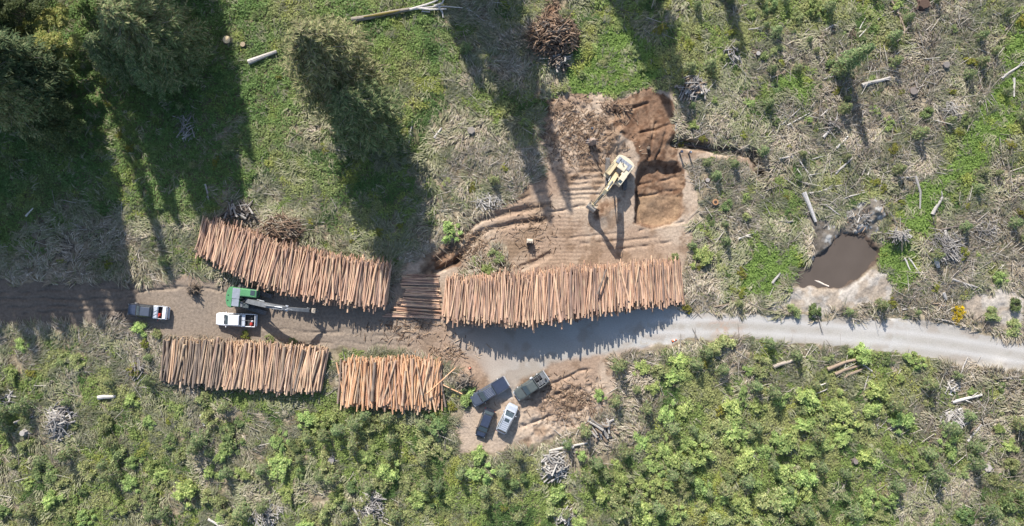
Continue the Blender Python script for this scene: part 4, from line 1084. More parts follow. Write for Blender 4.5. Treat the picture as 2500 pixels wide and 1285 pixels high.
# grapple: two curved tongs under a rotator
GT = TB
m = MB(); m.tube([(10.1, 0, 2.85), (10.15, 0, 2.2)], .16, 10, T=GT); m.box((10.15, 0, 2.1), (.5, .44, .3), .05, T=GT); GR = m.build('rotator', M['dark'], G)
for s in (1, -1):
    m = MB(); pts = [(10.15 + .12 * s, 0, 2.05), (10.15 + .62 * s, 0, 1.75), (10.15 + .78 * s, 0, 1.1), (10.15 + .30 * s, 0, .55)]
    for yy in (-.22, .22): m.tube([(a, b + yy, c) for a, b, c in pts], [.09, .11, .10, .05], 6, T=GT)
    m.build('grapple_tong', M['steel'], GR)
m = MB()
for k in range(4): m.box((10.72, -.30 + k * .2, 2.35), (.50, .09, .16), .02, T=GT)
m.box((10.5, 0, 2.3), (.3, .7, .1), .02, T=GT); m.build('live_heel', M['bucketsteel'], G)

# ------------------------------------------------------------------ small site objects
def cone(px, py, lean, label):
    x, y = P(px, py); z = float(zat(x, y))
    r = empty('traffic_cone', (x, y, z + .01)); tag(r, label, 'traffic cone', None)
    r.rotation_euler = (lean[0], lean[1], .4)
    m = MB(); m.tube([(0, 0, .05), (0, 0, .34), (0, 0, .52), (0, 0, .82), (0, 0, .86)], [.19, .13, .105, .045, .03], 12); m.build('cone_body', M['orange'], r)
    m = MB(); m.box((0, 0, .03), (.46, .46, .055), .02); m.build('base', M['plastic'], r)
    m = MB(); m.tube([(0, 0, .36), (0, 0, .50)], [.135, .117], 12); m.build('band', M['white'], r)
cone(1147, 899, (0, 0), 'upright orange traffic cone at the gravel left of the parked pickups')
cone(1640, 834, (0, 1.45), 'orange traffic cone tipped over at the lower edge of the gravel road')
# digging bucket standing on its own, hitch ears up
x, y = P(1293, 590); z = float(zat(x, y))
r = empty('excavator_bucket', (x, y, z), math.radians(-4)); tag(r, 'tan digging bucket standing upright alone on the graded dirt', 'bucket')
m = MB(); pro = [(-.42, 0), (.40, 0), (.46, .5), (.36, 1.0), (.10, 1.28), (-.30, 1.28), (-.44, .9)]
T90 = Matrix.Rotation(math.radians(90), 4, 'Z')
m.prism([(-.30, .0), (.36, 0), (.42, .5), (.34, 1.0), (.08, 1.25), (-.26, 1.25), (-.30, 1.1), (-.05, 1.1), (.2, .9), (.28, .5), (.24, .1), (-.30, .1)], -.42, .42, T=T90)
for s in (1, -1): m.prism(pro, s * .42, s * .47, T=T90)
m.build('shell', M['bucketsteel'], r)
m = MB()
for s in (.2, -.2): m.prism([(-.25, 1.25), (.15, 1.25), (.12, 1.75), (-.15, 1.75)], s - .03, s + .03, T=T90)
m.tube([(-.24, 0, 1.65), (.24, 0, 1.65)], .05, 8); m.tube([(-.24, -.05, 1.42), (.24, -.05, 1.42)], .04, 8)
m.build('hitch_ear', M['bucketsteel'], r)
m = MB()
for k in range(4): m.box((-.33 + k * .22, .40 - .8, .10), (.1, .28, .09), .02)
m.build('tooth', M['steel'], r)
# thin pale survey pole
x, y = P(1648, 340); z = float(zat(x, y)); m = MB(); m.tube([(x, y, z), (x - .02, y + 2.1, z + 1.5)], [.045, .03], 6); m.tube([(x - .02, y + 2.1, z + 1.5), (x - .021, y + 2.16, z + 1.54)], [.04, .02], 6)
tag(m.build('marker_pole', M['white']), 'thin white pole leaning at the right edge of the red cut', 'pole')
x, y = P(1255, 653); z = float(zat(x, y)); m = MB(); m.plate([(x - .10, y - .3), (x + .10, y - .28), (x + .07, y + .28), (x - .02, y + .36), (x - .11, y + .25)], z + .02, z + .10)
tag(m.build('wood_slab', M['cutwood']), 'small pale slab of wood left of the narrow trench', 'wood piece')
for (a, b, h, l) in ((1659, 374, 1.5, 'dark round topped post left of the other at the ditch'), (1681, 375, 1.3, 'dark post with a pale top right of the other at the ditch')):
    x, y = P(a, b); z = float(zat(x, y)); m = MB(); m.tube([(x, y, z - .2), (x, y, z + h * .7), (x + .02, y, z + h)], [.14, .13, .22], 10); m.tube([(x + .02, y, z + h), (x + .02, y, z + h + .16)], [.24, .18], 10)
    o = m.build('post', M['navy']); tag(o, l, 'post')
    if h < 1.4:
        m = MB(); m.tube([(x + .05, y, z + h + .16), (x + .05, y, z + h + .22)], [.08, .06], 8); m.build('cap', M['white'], o)
# ------------------------------------------------------------------ trees
def conifer_meshes(seed, Ht, R, nb, nsp, cols, base=.12, shape=.85, droop=.35, ls=1.0):
    """whorled conifer: trunk and limb mesh, needle-spray crown mesh"""
    g = np.random.default_rng(seed)
    wood = MB(); bc = (.16, .135, .115)
    wood.tube([(0, 0, -.3), (.0, 0, Ht * .1), (.05, .03, Ht * .5), (.0, .05, Ht * .85), (0, 0, Ht)], [Ht * .017, Ht * .014, Ht * .009, Ht * .004, .02], 9, col=bc)
    Cs = []; Ds = []; Sz = []; Co = []
    for i in range(nb):
        u = ((i + g.random()) / nb); t = base + (1 - base) * u ** .9
        az = i * 2.399 + g.normal(0, .25)
        L = R * ((1 - t) / (1 - base)) ** shape * g.choice([.6, .8, .95, 1.05, 1.2]) * (1.0 if u > .18 else .55 + u * 2.5) + .25
        z0 = Ht * t; rise = .25 * (t - .4)
        n = 7
        s = np.linspace(0, 1, n)
        bxx = np.cos(az) * L * s; byy = np.sin(az) * L * s; bz = z0 + L * (rise * s - droop * s ** 2 + .10 * s ** 4)
        if L > .9:
            wood.tube([(bxx[k], byy[k], bz[k] + .06 * min(1, L / 3)) for k in (0, 3, 5)], [.02 + L * .010, .018 + L * .006, .014], 4, col=(.33, .30, .265))
        m = max(6, int(nsp * (L / R) ** .8))
        q = .12 + .88 * g.random(m) ** .75
        side = g.choice([-1, 1], m); off = g.uniform(0, 1, m) * (.10 + .34 * (1 - q * .72)) * L * .8
        a2 = az + side * g.uniform(.5, 1.2, m)
        px = np.cos(az) * L * q + np.cos(a2) * off; py = np.sin(az) * L * q + np.sin(a2) * off
        pz = np.interp(q, s, bz) - off * g.uniform(.1, .45, m) + g.normal(0, .07, m)
        Cs.append(np.stack([px, py, pz], -1)); Ds.append(np.stack([np.cos(a2), np.sin(a2), g.uniform(-.75, .1, m)], -1))
        Sz.append(g.uniform(.22, .46, m) * ls)
        c = np.array(cols)[g.integers(0, len(cols), m)] * g.uniform(.7, 1.2, (m, 1)) * g.uniform(.85, 1.12)
        tip = (q > .8)[:, None]; Co.append(c * np.where(tip, 1.18, 1.0))
    C = np.concatenate(Cs); D = np.concatenate(Ds); Z = np.concatenate(Sz); Cc = np.concatenate(Co)
    D /= np.linalg.norm(D, axis=1)[:, None]
    up = g.normal(0, .5, C.shape); up[:, 2] += 1; sd = np.cross(D, up); sd /= np.linalg.norm(sd, axis=1)[:, None]
    wd = Z * .21
    V = np.stack([C - D * Z[:, None] * .6, C + sd * wd[:, None], C + D * Z[:, None] * 1.25, C - sd * wd[:, None]], 1).reshape(-1, 3)
    F = np.arange(len(V)).reshape(-1, 4)
    return wood, np_mesh('crown', V, F, [M['needle']], np.repeat(Cc, 4, 0))
OLIVE = [(0.222, 0.218, 0.102), (0.170, 0.188, 0.079), (0.273, 0.254, 0.130), (0.217, 0.193, 0.111), (0.123, 0.147, 0.061)]
#[(0.209, 0.203, 0.097), (0.162, 0.169, 0.074), (0.270, 0.243, 0.135), (0.216, 0.182, 0.115), (0.121, 0.135, 0.061)]
DKGRN = [(0.083, 0.128, 0.057), (0.112, 0.150, 0.068), (0.060, 0.098, 0.045), (0.150, 0.173, 0.083)]
MIDG = [(0.166, 0.230, 0.095), (0.215, 0.268, 0.114), (0.116, 0.173, 0.073), (0.291, 0.297, 0.153)]
def tree(name, x, y, meshes, label, cat='tree', group=None, sc=1.0, rz=None):
    wm, cm = meshes
    z = float(zat(x, y)) if abs(x) < 83 and abs(y) < 44 else 0
    r = empty(name, (x, y, z), random.uniform(0, 6.28) if rz is None else rz); r.scale = (sc, sc, sc)
    tag(r, label, cat, group)
    a = bpy.data.objects.new('trunk', wm); b = bpy.data.objects.new('crown', cm)
    link(a, r); link(b, r)
    return r
M['limb'] = vcol('limb_bark', 0.9, 4.0, 0.35, spec=.1)
def finish_wood(mb, name):
    o = mb.build(name, M['limb'], None, colattr=True); me = o.data; bpy.data.objects.remove(o); return me
def conifer(*a, **k):
    w, c = conifer_meshes(*a, **k); return finish_wood(w, 'trunk'), c
T_olive = conifer(1, 26, 6.3, 320, 150, OLIVE, base=.22, shape=.55, droop=.3)
T_dark = conifer(2, 20, 5.8, 260, 150, MIDG, base=.15, shape=.55, droop=.3)
T_tall = conifer(3, 32, 5.4, 300, 70, DKGRN, base=.15, shape=.8, ls=1.5)
T_big = conifer(4, 23, 7.0, 280, 150, MIDG + OLIVE[:3], base=.18, shape=.55, droop=.3)
def broadleaf_tree(seed, Ht, R, n, cols, size=(.16, .34), lobes=26):
    g = np.random.default_rng(seed); wood = MB(); bc = (.17, .15, .125)
    wood.tube([(0, 0, -.2), (.1, .05, Ht * .3), (.0, .15, Ht * .6)], [Ht * .018, Ht * .013, Ht * .008], 8, col=bc)
    Cs = []; Co = []
    for k in range(lobes):
        a = k * 2.399 + g.normal(0, .3); rr = R * math.sqrt((k + .5) / lobes); zc = Ht * (.97 - .42 * (rr / R) ** 2) + g.normal(0, .35)
        ctr = np.array([rr * math.cos(a), rr * math.sin(a), zc]); lr_ = R * g.uniform(.16, .30)
        wood.tube([(0, .1, Ht * .45), tuple(ctr * [.5, .5, .88]), tuple(ctr)], [Ht * .006, Ht * .004, .02], 5, col=bc)
        m = n // lobes; d = g.normal(0, 1, (m, 3)); d /= np.linalg.norm(d, axis=1)[:, None]; d[:, 2] = np.abs(d[:, 2]) * .9 - .25
        Cs.append(ctr + d * lr_ * (g.random((m, 1)) ** .4)); Co.append(np.array(cols)[g.integers(0, len(cols), m)] * g.uniform(.75, 1.2, (m, 1)) * g.uniform(.85, 1.15))
    C = np.concatenate(Cs); V, F, c = leaf_quads(C, g.uniform(*size, len(C)), np.concatenate(Co), g, .9)
    return finish_wood(wood, 'trunk'), np_mesh('crown', V, F, [M['shrub']], c)
YELG = [(0.389, 0.356, 0.114), (0.308, 0.324, 0.097), (0.454, 0.406, 0.162), (0.244, 0.276, 0.082)]
T_maple = broadleaf_tree(5, 15, 6.5, 9000, YELG)
T_dim = broadleaf_tree(6, 15, 7.0, 9000, [(.13, .17, .065), (.17, .20, .08), (.10, .145, .06)])
def base_of(ax, ay, h):          # base of a tree whose top shows at pixel (ax, ay)
    return P(ax, ay, h)
def put(ax, ay, meshes, h0, h, *a, **k):
    x, y = base_of(ax, ay, h); return tree('conifer_tree' if meshes not in (T_maple, T_dim) else 'broadleaf_tree', x, y, meshes, *a, sc=h / h0, **k)
put(735, 78, T_olive, 26, 27.5, 'tall olive conifer with grey twigs, sunlit at the top centre left')
put(843, 236, T_dark, 20, 20, 'darker conifer just below the sunlit olive conifer')
put(262, 22, T_big, 23, 20.5, 'largest dark conifer at the upper left, right of the yellow green tree')
put(350, 75, T_dark, 20, 15, 'smaller conifer at the right flank of the largest upper left conifer')
mt = put(80, 100, T_maple, 15, 7.5, 'yellow green broadleaf tree in sun at the upper left corner'); mt.scale = (.95, .8, .5)
put(190, 60, T_maple, 15, 15, 'olive broadleaf crown between the yellow green tree and the largest conifer', sc=None) if False else None
put(215, 95, T_dark, 20, 14, 'rounded green conifer left of the largest upper left conifer')
put(315, 140, T_dark, 20, 12, 'low conifer in front of the largest upper left conifer')
put(95, 300, T_dim, 15, 9, 'low broadleaf crown below the dull green tree at the left edge')
put(30, 235, T_dim, 15, 11.5, 'dull green broadleaf tree in shade at the left edge')
put(15, 15, T_dim, 15, 9, 'green broadleaf crown above the yellow green tree at the top left corner')
# forest outside the frame that throws its shade into it: (shadow-tip pixel, height)
def shade_tree(tx, ty, h, meshes, h0, sc_w=1.0):
    L = h / math.tan(math.radians(SUN_EL)) / S
    bx, by = tx - L * math.sin(math.radians(SUN_AZ)), ty - L * math.cos(math.radians(SUN_AZ))
    x, y = (bx - 1250) * S, (642.5 - by) * S
    apx = 1250 + (bx - 1250) / (1 - h / H); apy = 642.5 + (by - 642.5) / (1 - h / H)
    r = tree('conifer_tree', x, y, meshes, 'tall dark conifer of the forest edge at the upper left', group='conifers of the forest edge', sc=h / h0)
    r.scale = (h / h0 * sc_w, h / h0 * sc_w, h / h0)
    return r
for (tx, ty, h, wd) in [(1345, 545, 36, .75), (1395, 520, 34, .6), (1290, 330, 32, .9), (1180, 230, 30, 1.0), (1690, 320, 33, .7), (1640, 290, 30, .8), (1590, 200, 28, .8), (1530, 90, 28, .8), (1820, 150, 30, .6),
                        (545, 580, 36, 1.15), (590, 480, 34, 1.0), (620, 400, 32, .8), (500, 470, 33, 1.0), (425, 690, 36, .4), (330, 800, 26, 1.1), (240, 760, 26, 1.1), (120, 830, 38, 1.2), (20, 780, 36, 1.2), (245, 640, 22, 1.1), (180, 660, 33, 1.2), (60, 640, 32, 1.3), (-60, 820, 38, 1.2),
                        (-60, 660, 34, 1.2), (190, 520, 28, 1.2), (95, 880, 36, .7), (440, 560, 28, .8), (-140, 740, 36, 1.2), (325, 700, 24, .9), (90, 720, 34, 1.2), (200, 800, 28, 1.0), (10, 560, 30, 1.2), (-60, 560, 30, 1.2), (520, 600, 35, .7), (160, 540, 28, 1.1)]:
    shade_tree(tx, ty, h, T_tall, 32, wd)
for (tx, ty, h, wd) in [(300, 770, 22, .62), (215, 735, 24, .6), (120, 790, 36, .6), (35, 745, 35, .65), (-50, 790, 36, .6), (255, 690, 22, .62), (150, 670, 33, .65), (60, 660, 33, .65), (560, 500, 31, .55), (10, 840, 36, .6), (75, 835, 36, .5), (170, 825, 30, .6), (260, 815, 28, .5), (325, 790, 24, .5), (-90, 850, 36, .6)]:
    shade_tree(tx, ty, h, T_big, 23, wd)

# ------------------------------------------------------------------ shrubs and young trees
def shrub_mesh(seed, R, Ht, n, cols, size=(.10, .22), lobes=17, flat=2.4):
    g = np.random.default_rng(seed); Cs = []; Co = []
    sx, sy = g.uniform(.75, 1.2, 2)
    for k in range(lobes):
        a = g.uniform(0, 6.28); rr = R * .9 * g.random() ** .6; zc = Ht * g.uniform(.3, .95) * (1 - .5 * (rr / R) ** 2); lr_ = R * g.uniform(.14, .36)
        m = int(n / lobes * g.uniform(.6, 1.4)); d = g.normal(0, 1, (m, 3)); d /= np.linalg.norm(d, axis=1)[:, None]
        rad = g.random((m, 1)) ** .6 * np.where(g.random((m, 1)) < .15, 1.7, 1.0)
        C = np.array([rr * math.cos(a) * sx, rr * math.sin(a) * sy, zc]) + d * np.array([lr_, lr_, min(lr_, Ht * .35)]) * rad
        C[:, 2] = np.maximum(C[:, 2], .05)
        Cs.append(C); Co.append(np.array(cols)[g.integers(0, len(cols), m)] * g.uniform(.75, 1.25, (m, 1)) * g.uniform(.82, 1.18))
    C = np.concatenate(Cs); V, F, c = leaf_quads(C, g.uniform(*size, len(C)), np.concatenate(Co), g, flat)
    return np_mesh('foliage', V, F, [M['shrub']], c)
BRI = [(0.328, 0.427, 0.144), (0.392, 0.475, 0.172), (0.263, 0.351, 0.115), (0.469, 0.518, 0.201)]
#[(0.203, 0.304, 0.080), (0.261, 0.362, 0.102), (0.160, 0.246, 0.065), (0.304, 0.377, 0.123)]
MUT = [(0.314, 0.364, 0.149), (0.383, 0.410, 0.182), (0.245, 0.306, 0.121), (0.453, 0.457, 0.220)]
#[(0.167, 0.210, 0.080), (0.210, 0.239, 0.102), (0.131, 0.174, 0.065), (0.261, 0.275, 0.131)]
DKS = [(0.186, 0.257, 0.100), (0.228, 0.299, 0.116), (0.150, 0.215, 0.084), (0.282, 0.326, 0.137)]
#[(0.105, 0.165, 0.060), (0.135, 0.203, 0.072), (0.083, 0.135, 0.051), (0.180, 0.225, 0.090)]
YLS = [(0.264, 0.275, 0.055), (0.209, 0.242, 0.055), (0.330, 0.308, 0.066)]
SHM = {'bright': [shrub_mesh(20 + k, 1.8, 1.5, 1700, BRI) for k in range(4)], 'muted': [shrub_mesh(30 + k, 1.7, 1.3, 1600, MUT, size=(.09, .2)) for k in range(4)],
       'dark': [shrub_mesh(40 + k, 1.6, 1.4, 1500, DKS) for k in range(3)], 'yellow': [shrub_mesh(50 + k, 1.1, 1.2, 900, YLS, size=(.07, .16)) for k in range(2)]}
def stems_mesh(seed, R, Ht, n=7):
    g = np.random.default_rng(seed); mb = MB()
    for k in range(n):
        a = g.uniform(0, 6.28); r_ = R * g.uniform(.3, .75)
        mb.tube([(0, 0, -.1), (math.cos(a) * r_ * .5, math.sin(a) * r_ * .5, Ht * .45), (math.cos(a) * r_, math.sin(a) * r_, Ht * .85)], [.05, .035, .012], 4, col=(.2, .17, .13))
    return finish_wood(mb, 'stem')
STM = [stems_mesh(60 + k, 1.5, 1.6) for k in range(3)]
def shrub(x, y, kind, sc, label, group, hz=1.0, name='leafy_shrub'):
    r = empty(name, (x, y, float(zat(x, y)) - .05), random.uniform(0, 6.28)); r.scale = (sc * random.uniform(.7, 1.25), sc * random.uniform(.7, 1.25), sc * hz * random.uniform(.7, 1.2))
    tag(r, label, 'shrub' if name != 'broom_bush' else 'bush', group)
    link(bpy.data.objects.new('foliage', random.choice(SHM[kind])), r); link(bpy.data.objects.new('stem', random.choice(STM)), r)
    return r
FIRM = [conifer(70 + k, 3.6, 1.25, 46, 34, MIDG, base=.03, shape=.9, droop=.12, ls=.62) for k in range(4)]
FIRO = [conifer(80 + k, 3.4, 1.15, 42, 34, OLIVE[:3] + MIDG[:2], base=.03, shape=.9, droop=.12, ls=.6) for k in range(2)]
def fir(x, y, sc, label, group, olive=False):
    return tree('fir_sapling', x, y, random.choice(FIRO if olive else FIRM), label, 'sapling', group, sc=sc)
AREAS = [   # image boxes tell the thickets apart in words
    (lambda px, py: py > 800 and px > 1440 and px < 2120, 'thicket below the gravel road'),
    (lambda px, py: py > 800 and px >= 2120, 'sparse growth at the lower right corner'),
    (lambda px, py: py > 860 and 740 < px <= 1440, 'thicket below the orange pile and cars'),
    (lambda px, py: py > 800 and px <= 740, 'growth at the lower left'),
    (lambda px, py: py <= 800 and px > 1900, 'dry clearcut around the pond'),
    (lambda px, py: py <= 800 and 1640 < px <= 1900, 'dry clearcut right of the square pit'),
    (lambda px, py: py <= 300 and 1240 < px <= 1640, 'bright growth above the red cut'),
    (lambda px, py: True, 'slope above the curved pile')]
def area(px, py):
    for f, n in AREAS:
        if f(px, py): return n
KEEP_OFF = poly([(470,520),(960,635),(1080,655),(1160,680),(1680,630),(1690,760),(1090,800),(930,760),(560,720),(470,640)]) + poly([(375,815),(810,840),(800,975),(375,945)]) + poly([(815,868),(1100,870),(1130,970),(1090,1000),(815,1000)])
MAPS['off'] = np.clip(KEEP_OFF, 0, 1)
placed = []
def try_place(n, weight, dmin, pxr=(-15, 2515), pyr=(-15, 1300), maxtry=60000):
    out = []
    for _ in range(maxtry):
        if len(out) >= n: break
        px = random.uniform(*pxr); py = random.uniform(*pyr); x, y = (px - 1250) * S, (642.5 - py) * S
        w = float(weight(px, py, x, y))
        if random.random() > w: continue
        if float(free_of_bare(np.array([x]), np.array([y]))[0]) > .3 or float(samp('off', x, y)) > .2: continue
        if float(samp('meadow', x, y)) > .55 and py > 230: continue
        d = dmin * (1.6 - .6 * w)
        if any((x - a) ** 2 + (y - b) ** 2 < (d * .5 + c) ** 2 for a, b, c in placed[-900:]): continue
        placed.append((x, y, d * .5)); out.append((px, py, x, y, w))
    return out
sw = lambda px, py, x, y: float(samp('shrub', x, y)) ** 1.3 * 1.2
for (px, py, x, y, w) in try_place(292, sw, 1.75):
    br = random.random()
    lower = py > 820
    if lower and px > 1400 and px < 2150: kind = 'bright' if br < .62 else 'muted'
    elif lower: kind = 'muted' if br < .45 else ('bright' if br < .75 else 'dark')
    elif px < 1100: kind = 'dark' if br < .6 else 'muted'
    else: kind = 'muted' if br < .4 else ('dark' if br < .75 else 'bright')
    sc = random.uniform(.4, .8) + .9 * w * random.random() ** 1.5
    if not lower: sc *= .72
    a = area(px, py); cw = {'bright': 'bright green', 'muted': 'dull olive green', 'dark': 'dark green'}[kind]
    shrub(x, y, kind, sc, f'{cw} leafy shrub in the {a}', f'{cw} shrubs in the {a}')
fw = lambda px, py, x, y: (.25 + .75 * float(samp('shrub', x, y))) * (1.0 if (px > 1660 and py < 800) or py > 850 else .12)
for (px, py, x, y, w) in try_place(185, fw, 1.5):
    ol = random.random() < .4
    a = area(px, py); sc = random.uniform(.55, 1.15) if py > 800 else random.uniform(.4, .85)
    fir(x, y, sc, f"{'olive' if ol else 'dark green'} young fir in the {a}", f"{'olive' if ol else 'dark green'} young firs in the {a}", ol)
yw = lambda px, py, x, y: 1.0 if px > 1660 and py < 900 else .22
for (px, py, x, y, w) in try_place(64, yw, 1.3):
    shrub(x, y, 'yellow', random.uniform(.45, .85), f'small yellow green bush in the {area(px, py)}', f'yellow green bushes in the {area(px, py)}', name='broom_bush')
# bushes that stand by themselves
def lone(px, py, kind, sc, label, hz=1.0, name='leafy_shrub'):
    x, y = P(px, py, .8); shrub(x, y, kind, sc, label, None, hz, name)
lone(1100, 566, 'bright', .95, 'bright green shrub between the forked ditches left of the graded floor', 1.3)
lone(1187, 665, 'bright', .75, 'bright green shrub touching the back of the long roadside pile')
lone(1210, 625, 'muted', .70, 'pale green bush on the island left of the narrow trench', .8)
lone(1160, 640, 'muted', .55, 'low grey green bush between the ditch and the roadside pile', .7)
lone(1715, 635, 'bright', 1.0, 'round green shrub right of the graded floor below the square pit', 1.0)
lone(1765, 655, 'muted', .6, 'small bush just right of the round green shrub below the square pit')
lone(1648, 632, 'muted', .6, 'green bush at the right end of the roadside pile')
lone(1678, 752, 'yellow', .7, 'yellow green bush at the gravel edge right of the roadside pile', name='leafy_shrub')
lone(1468, 965, 'bright', .75, 'bright yellow green shrub at the right side of the churned dirt')
lone(340, 805, 'bright', .75, 'green shrub below the black pickup with the silver bed')
lone(380, 818, 'muted', .7, 'dull shrub below the tail of the black pickup')
lone(596, 818, 'yellow', .62, 'spiky yellow green tuft in the shade below the white pickup')
lone(655, 828, 'muted', .55, 'low green bush behind the pile right of the white pickup')
lone(715, 838, 'muted', .55, 'second low bush behind the pile below the loader boom')
lone(1375, 215, 'muted', .7, 'pale shrub at the left foot of the bright growth')
lone(1990, 757, 'dark', .85, 'dark green bush on the upper edge of the gravel road below the pond')
lone(2425, 768, 'muted', 1.0, 'round grey green bush right of the yellow flowering bush')
lone(2478, 802, 'muted', .8, 'grey green bush by the road at the right edge')
lone(2480, 745, 'dark', .7, 'dark bush above the road at the right edge')
lone(1940, 758, 'muted', .7, 'olive bush at the road edge left of the dark green bush')
SHM['flower'] = [shrub_mesh(91, 1.5, 1.5, 1400, [(.80, .58, .02), (.74, .54, .02), (.78, .62, .03), (.20, .24, .05)], size=(.06, .13))]
x, y = P(2342, 765, .8); shrub(x, y, 'flower', 1.0, 'bush covered in yellow flowers at the upper road edge on the right', None, name='broom_bush')
for k, (px, py) in enumerate([(2253, 322), (2055, 172), (2070, 262), (2410, 145)]):
    x, y = P(px, py, 2.0)
    l = ['small tree with a yellow green top and long shadow left of the right hand meadow', 'small yellow green topped tree left of the split grey log', 'small olive sapling below the slim dark fir in the dry clearcut', 'yellow green sapling beside the upper right meadow'][k]
    tree('fir_sapling', x, y, FIRO[k % 2], l, 'sapling', None, sc=[1.0, .95, .9, .75][k])

T_slim = conifer(95, 10, 1.5, 130, 34, MIDG, base=.04, shape=.9, droop=.15, ls=.8)
x, y = P(2052, 160); tree('fir_sapling', x, y, T_slim, 'slim dark fir casting the longest shadow in the dry clearcut', 'sapling')
# ------------------------------------------------------------------ dead wood
GREY = (.36, .335, .31); PALE = (.50, .465, .42); BRN = (.27, .205, .15); DRK = (.13, .11, .095)
def scl(c, f): return tuple(v * f for v in c)
def dead_log(pts, r, col, label, branches=0, lift=None, name='fallen_log', cat='log'):
    w = []
    for (px, py) in pts:
        x, y = P(px, py, .3); w.append(Vector((x, y, float(zat(x, y)) + r * .75 + .12)))
    if len(w) == 2:
        d = w[1] - w[0]; nn = Vector((-d.y, d.x, 0)) * .02
        w = [w[0], w[0].lerp(w[1], .33) + nn, w[0].lerp(w[1], .7) - nn * .6, w[1]]
    mb = MB(); rs = [r * (1.05 - .45 * i / (len(w) - 1)) for i in range(len(w))]
    mb.tube(w, rs, 8, col=col)
    for k in range(len(mb.c)):
        f = random.uniform(.75, 1.2); mb.c[k] = tuple(v * f for v in mb.c[k])
    ln = (w[-1] - w[0]).length
    for k in range(branches):
        a = w[0].lerp(w[-1], random.uniform(.35, .95)); d = (w[-1] - w[0]).normalized(); s = random.choice((-1, 1)) * random.uniform(.4, 1.0)
        e = a + (d + Vector((-d.y, d.x, 0)) * s + Vector((0, 0, .25))) * random.uniform(.12, .28) * ln
        mb.tube([a, a.lerp(e, .5) + Vector((0, 0, .1)), e], [r * .4, r * .25, r * .1], 5, col=scl(col, random.uniform(.85, 1.15)))
    o = mb.build(name, M['dead'], None, colattr=True); return tag(o, label, cat)
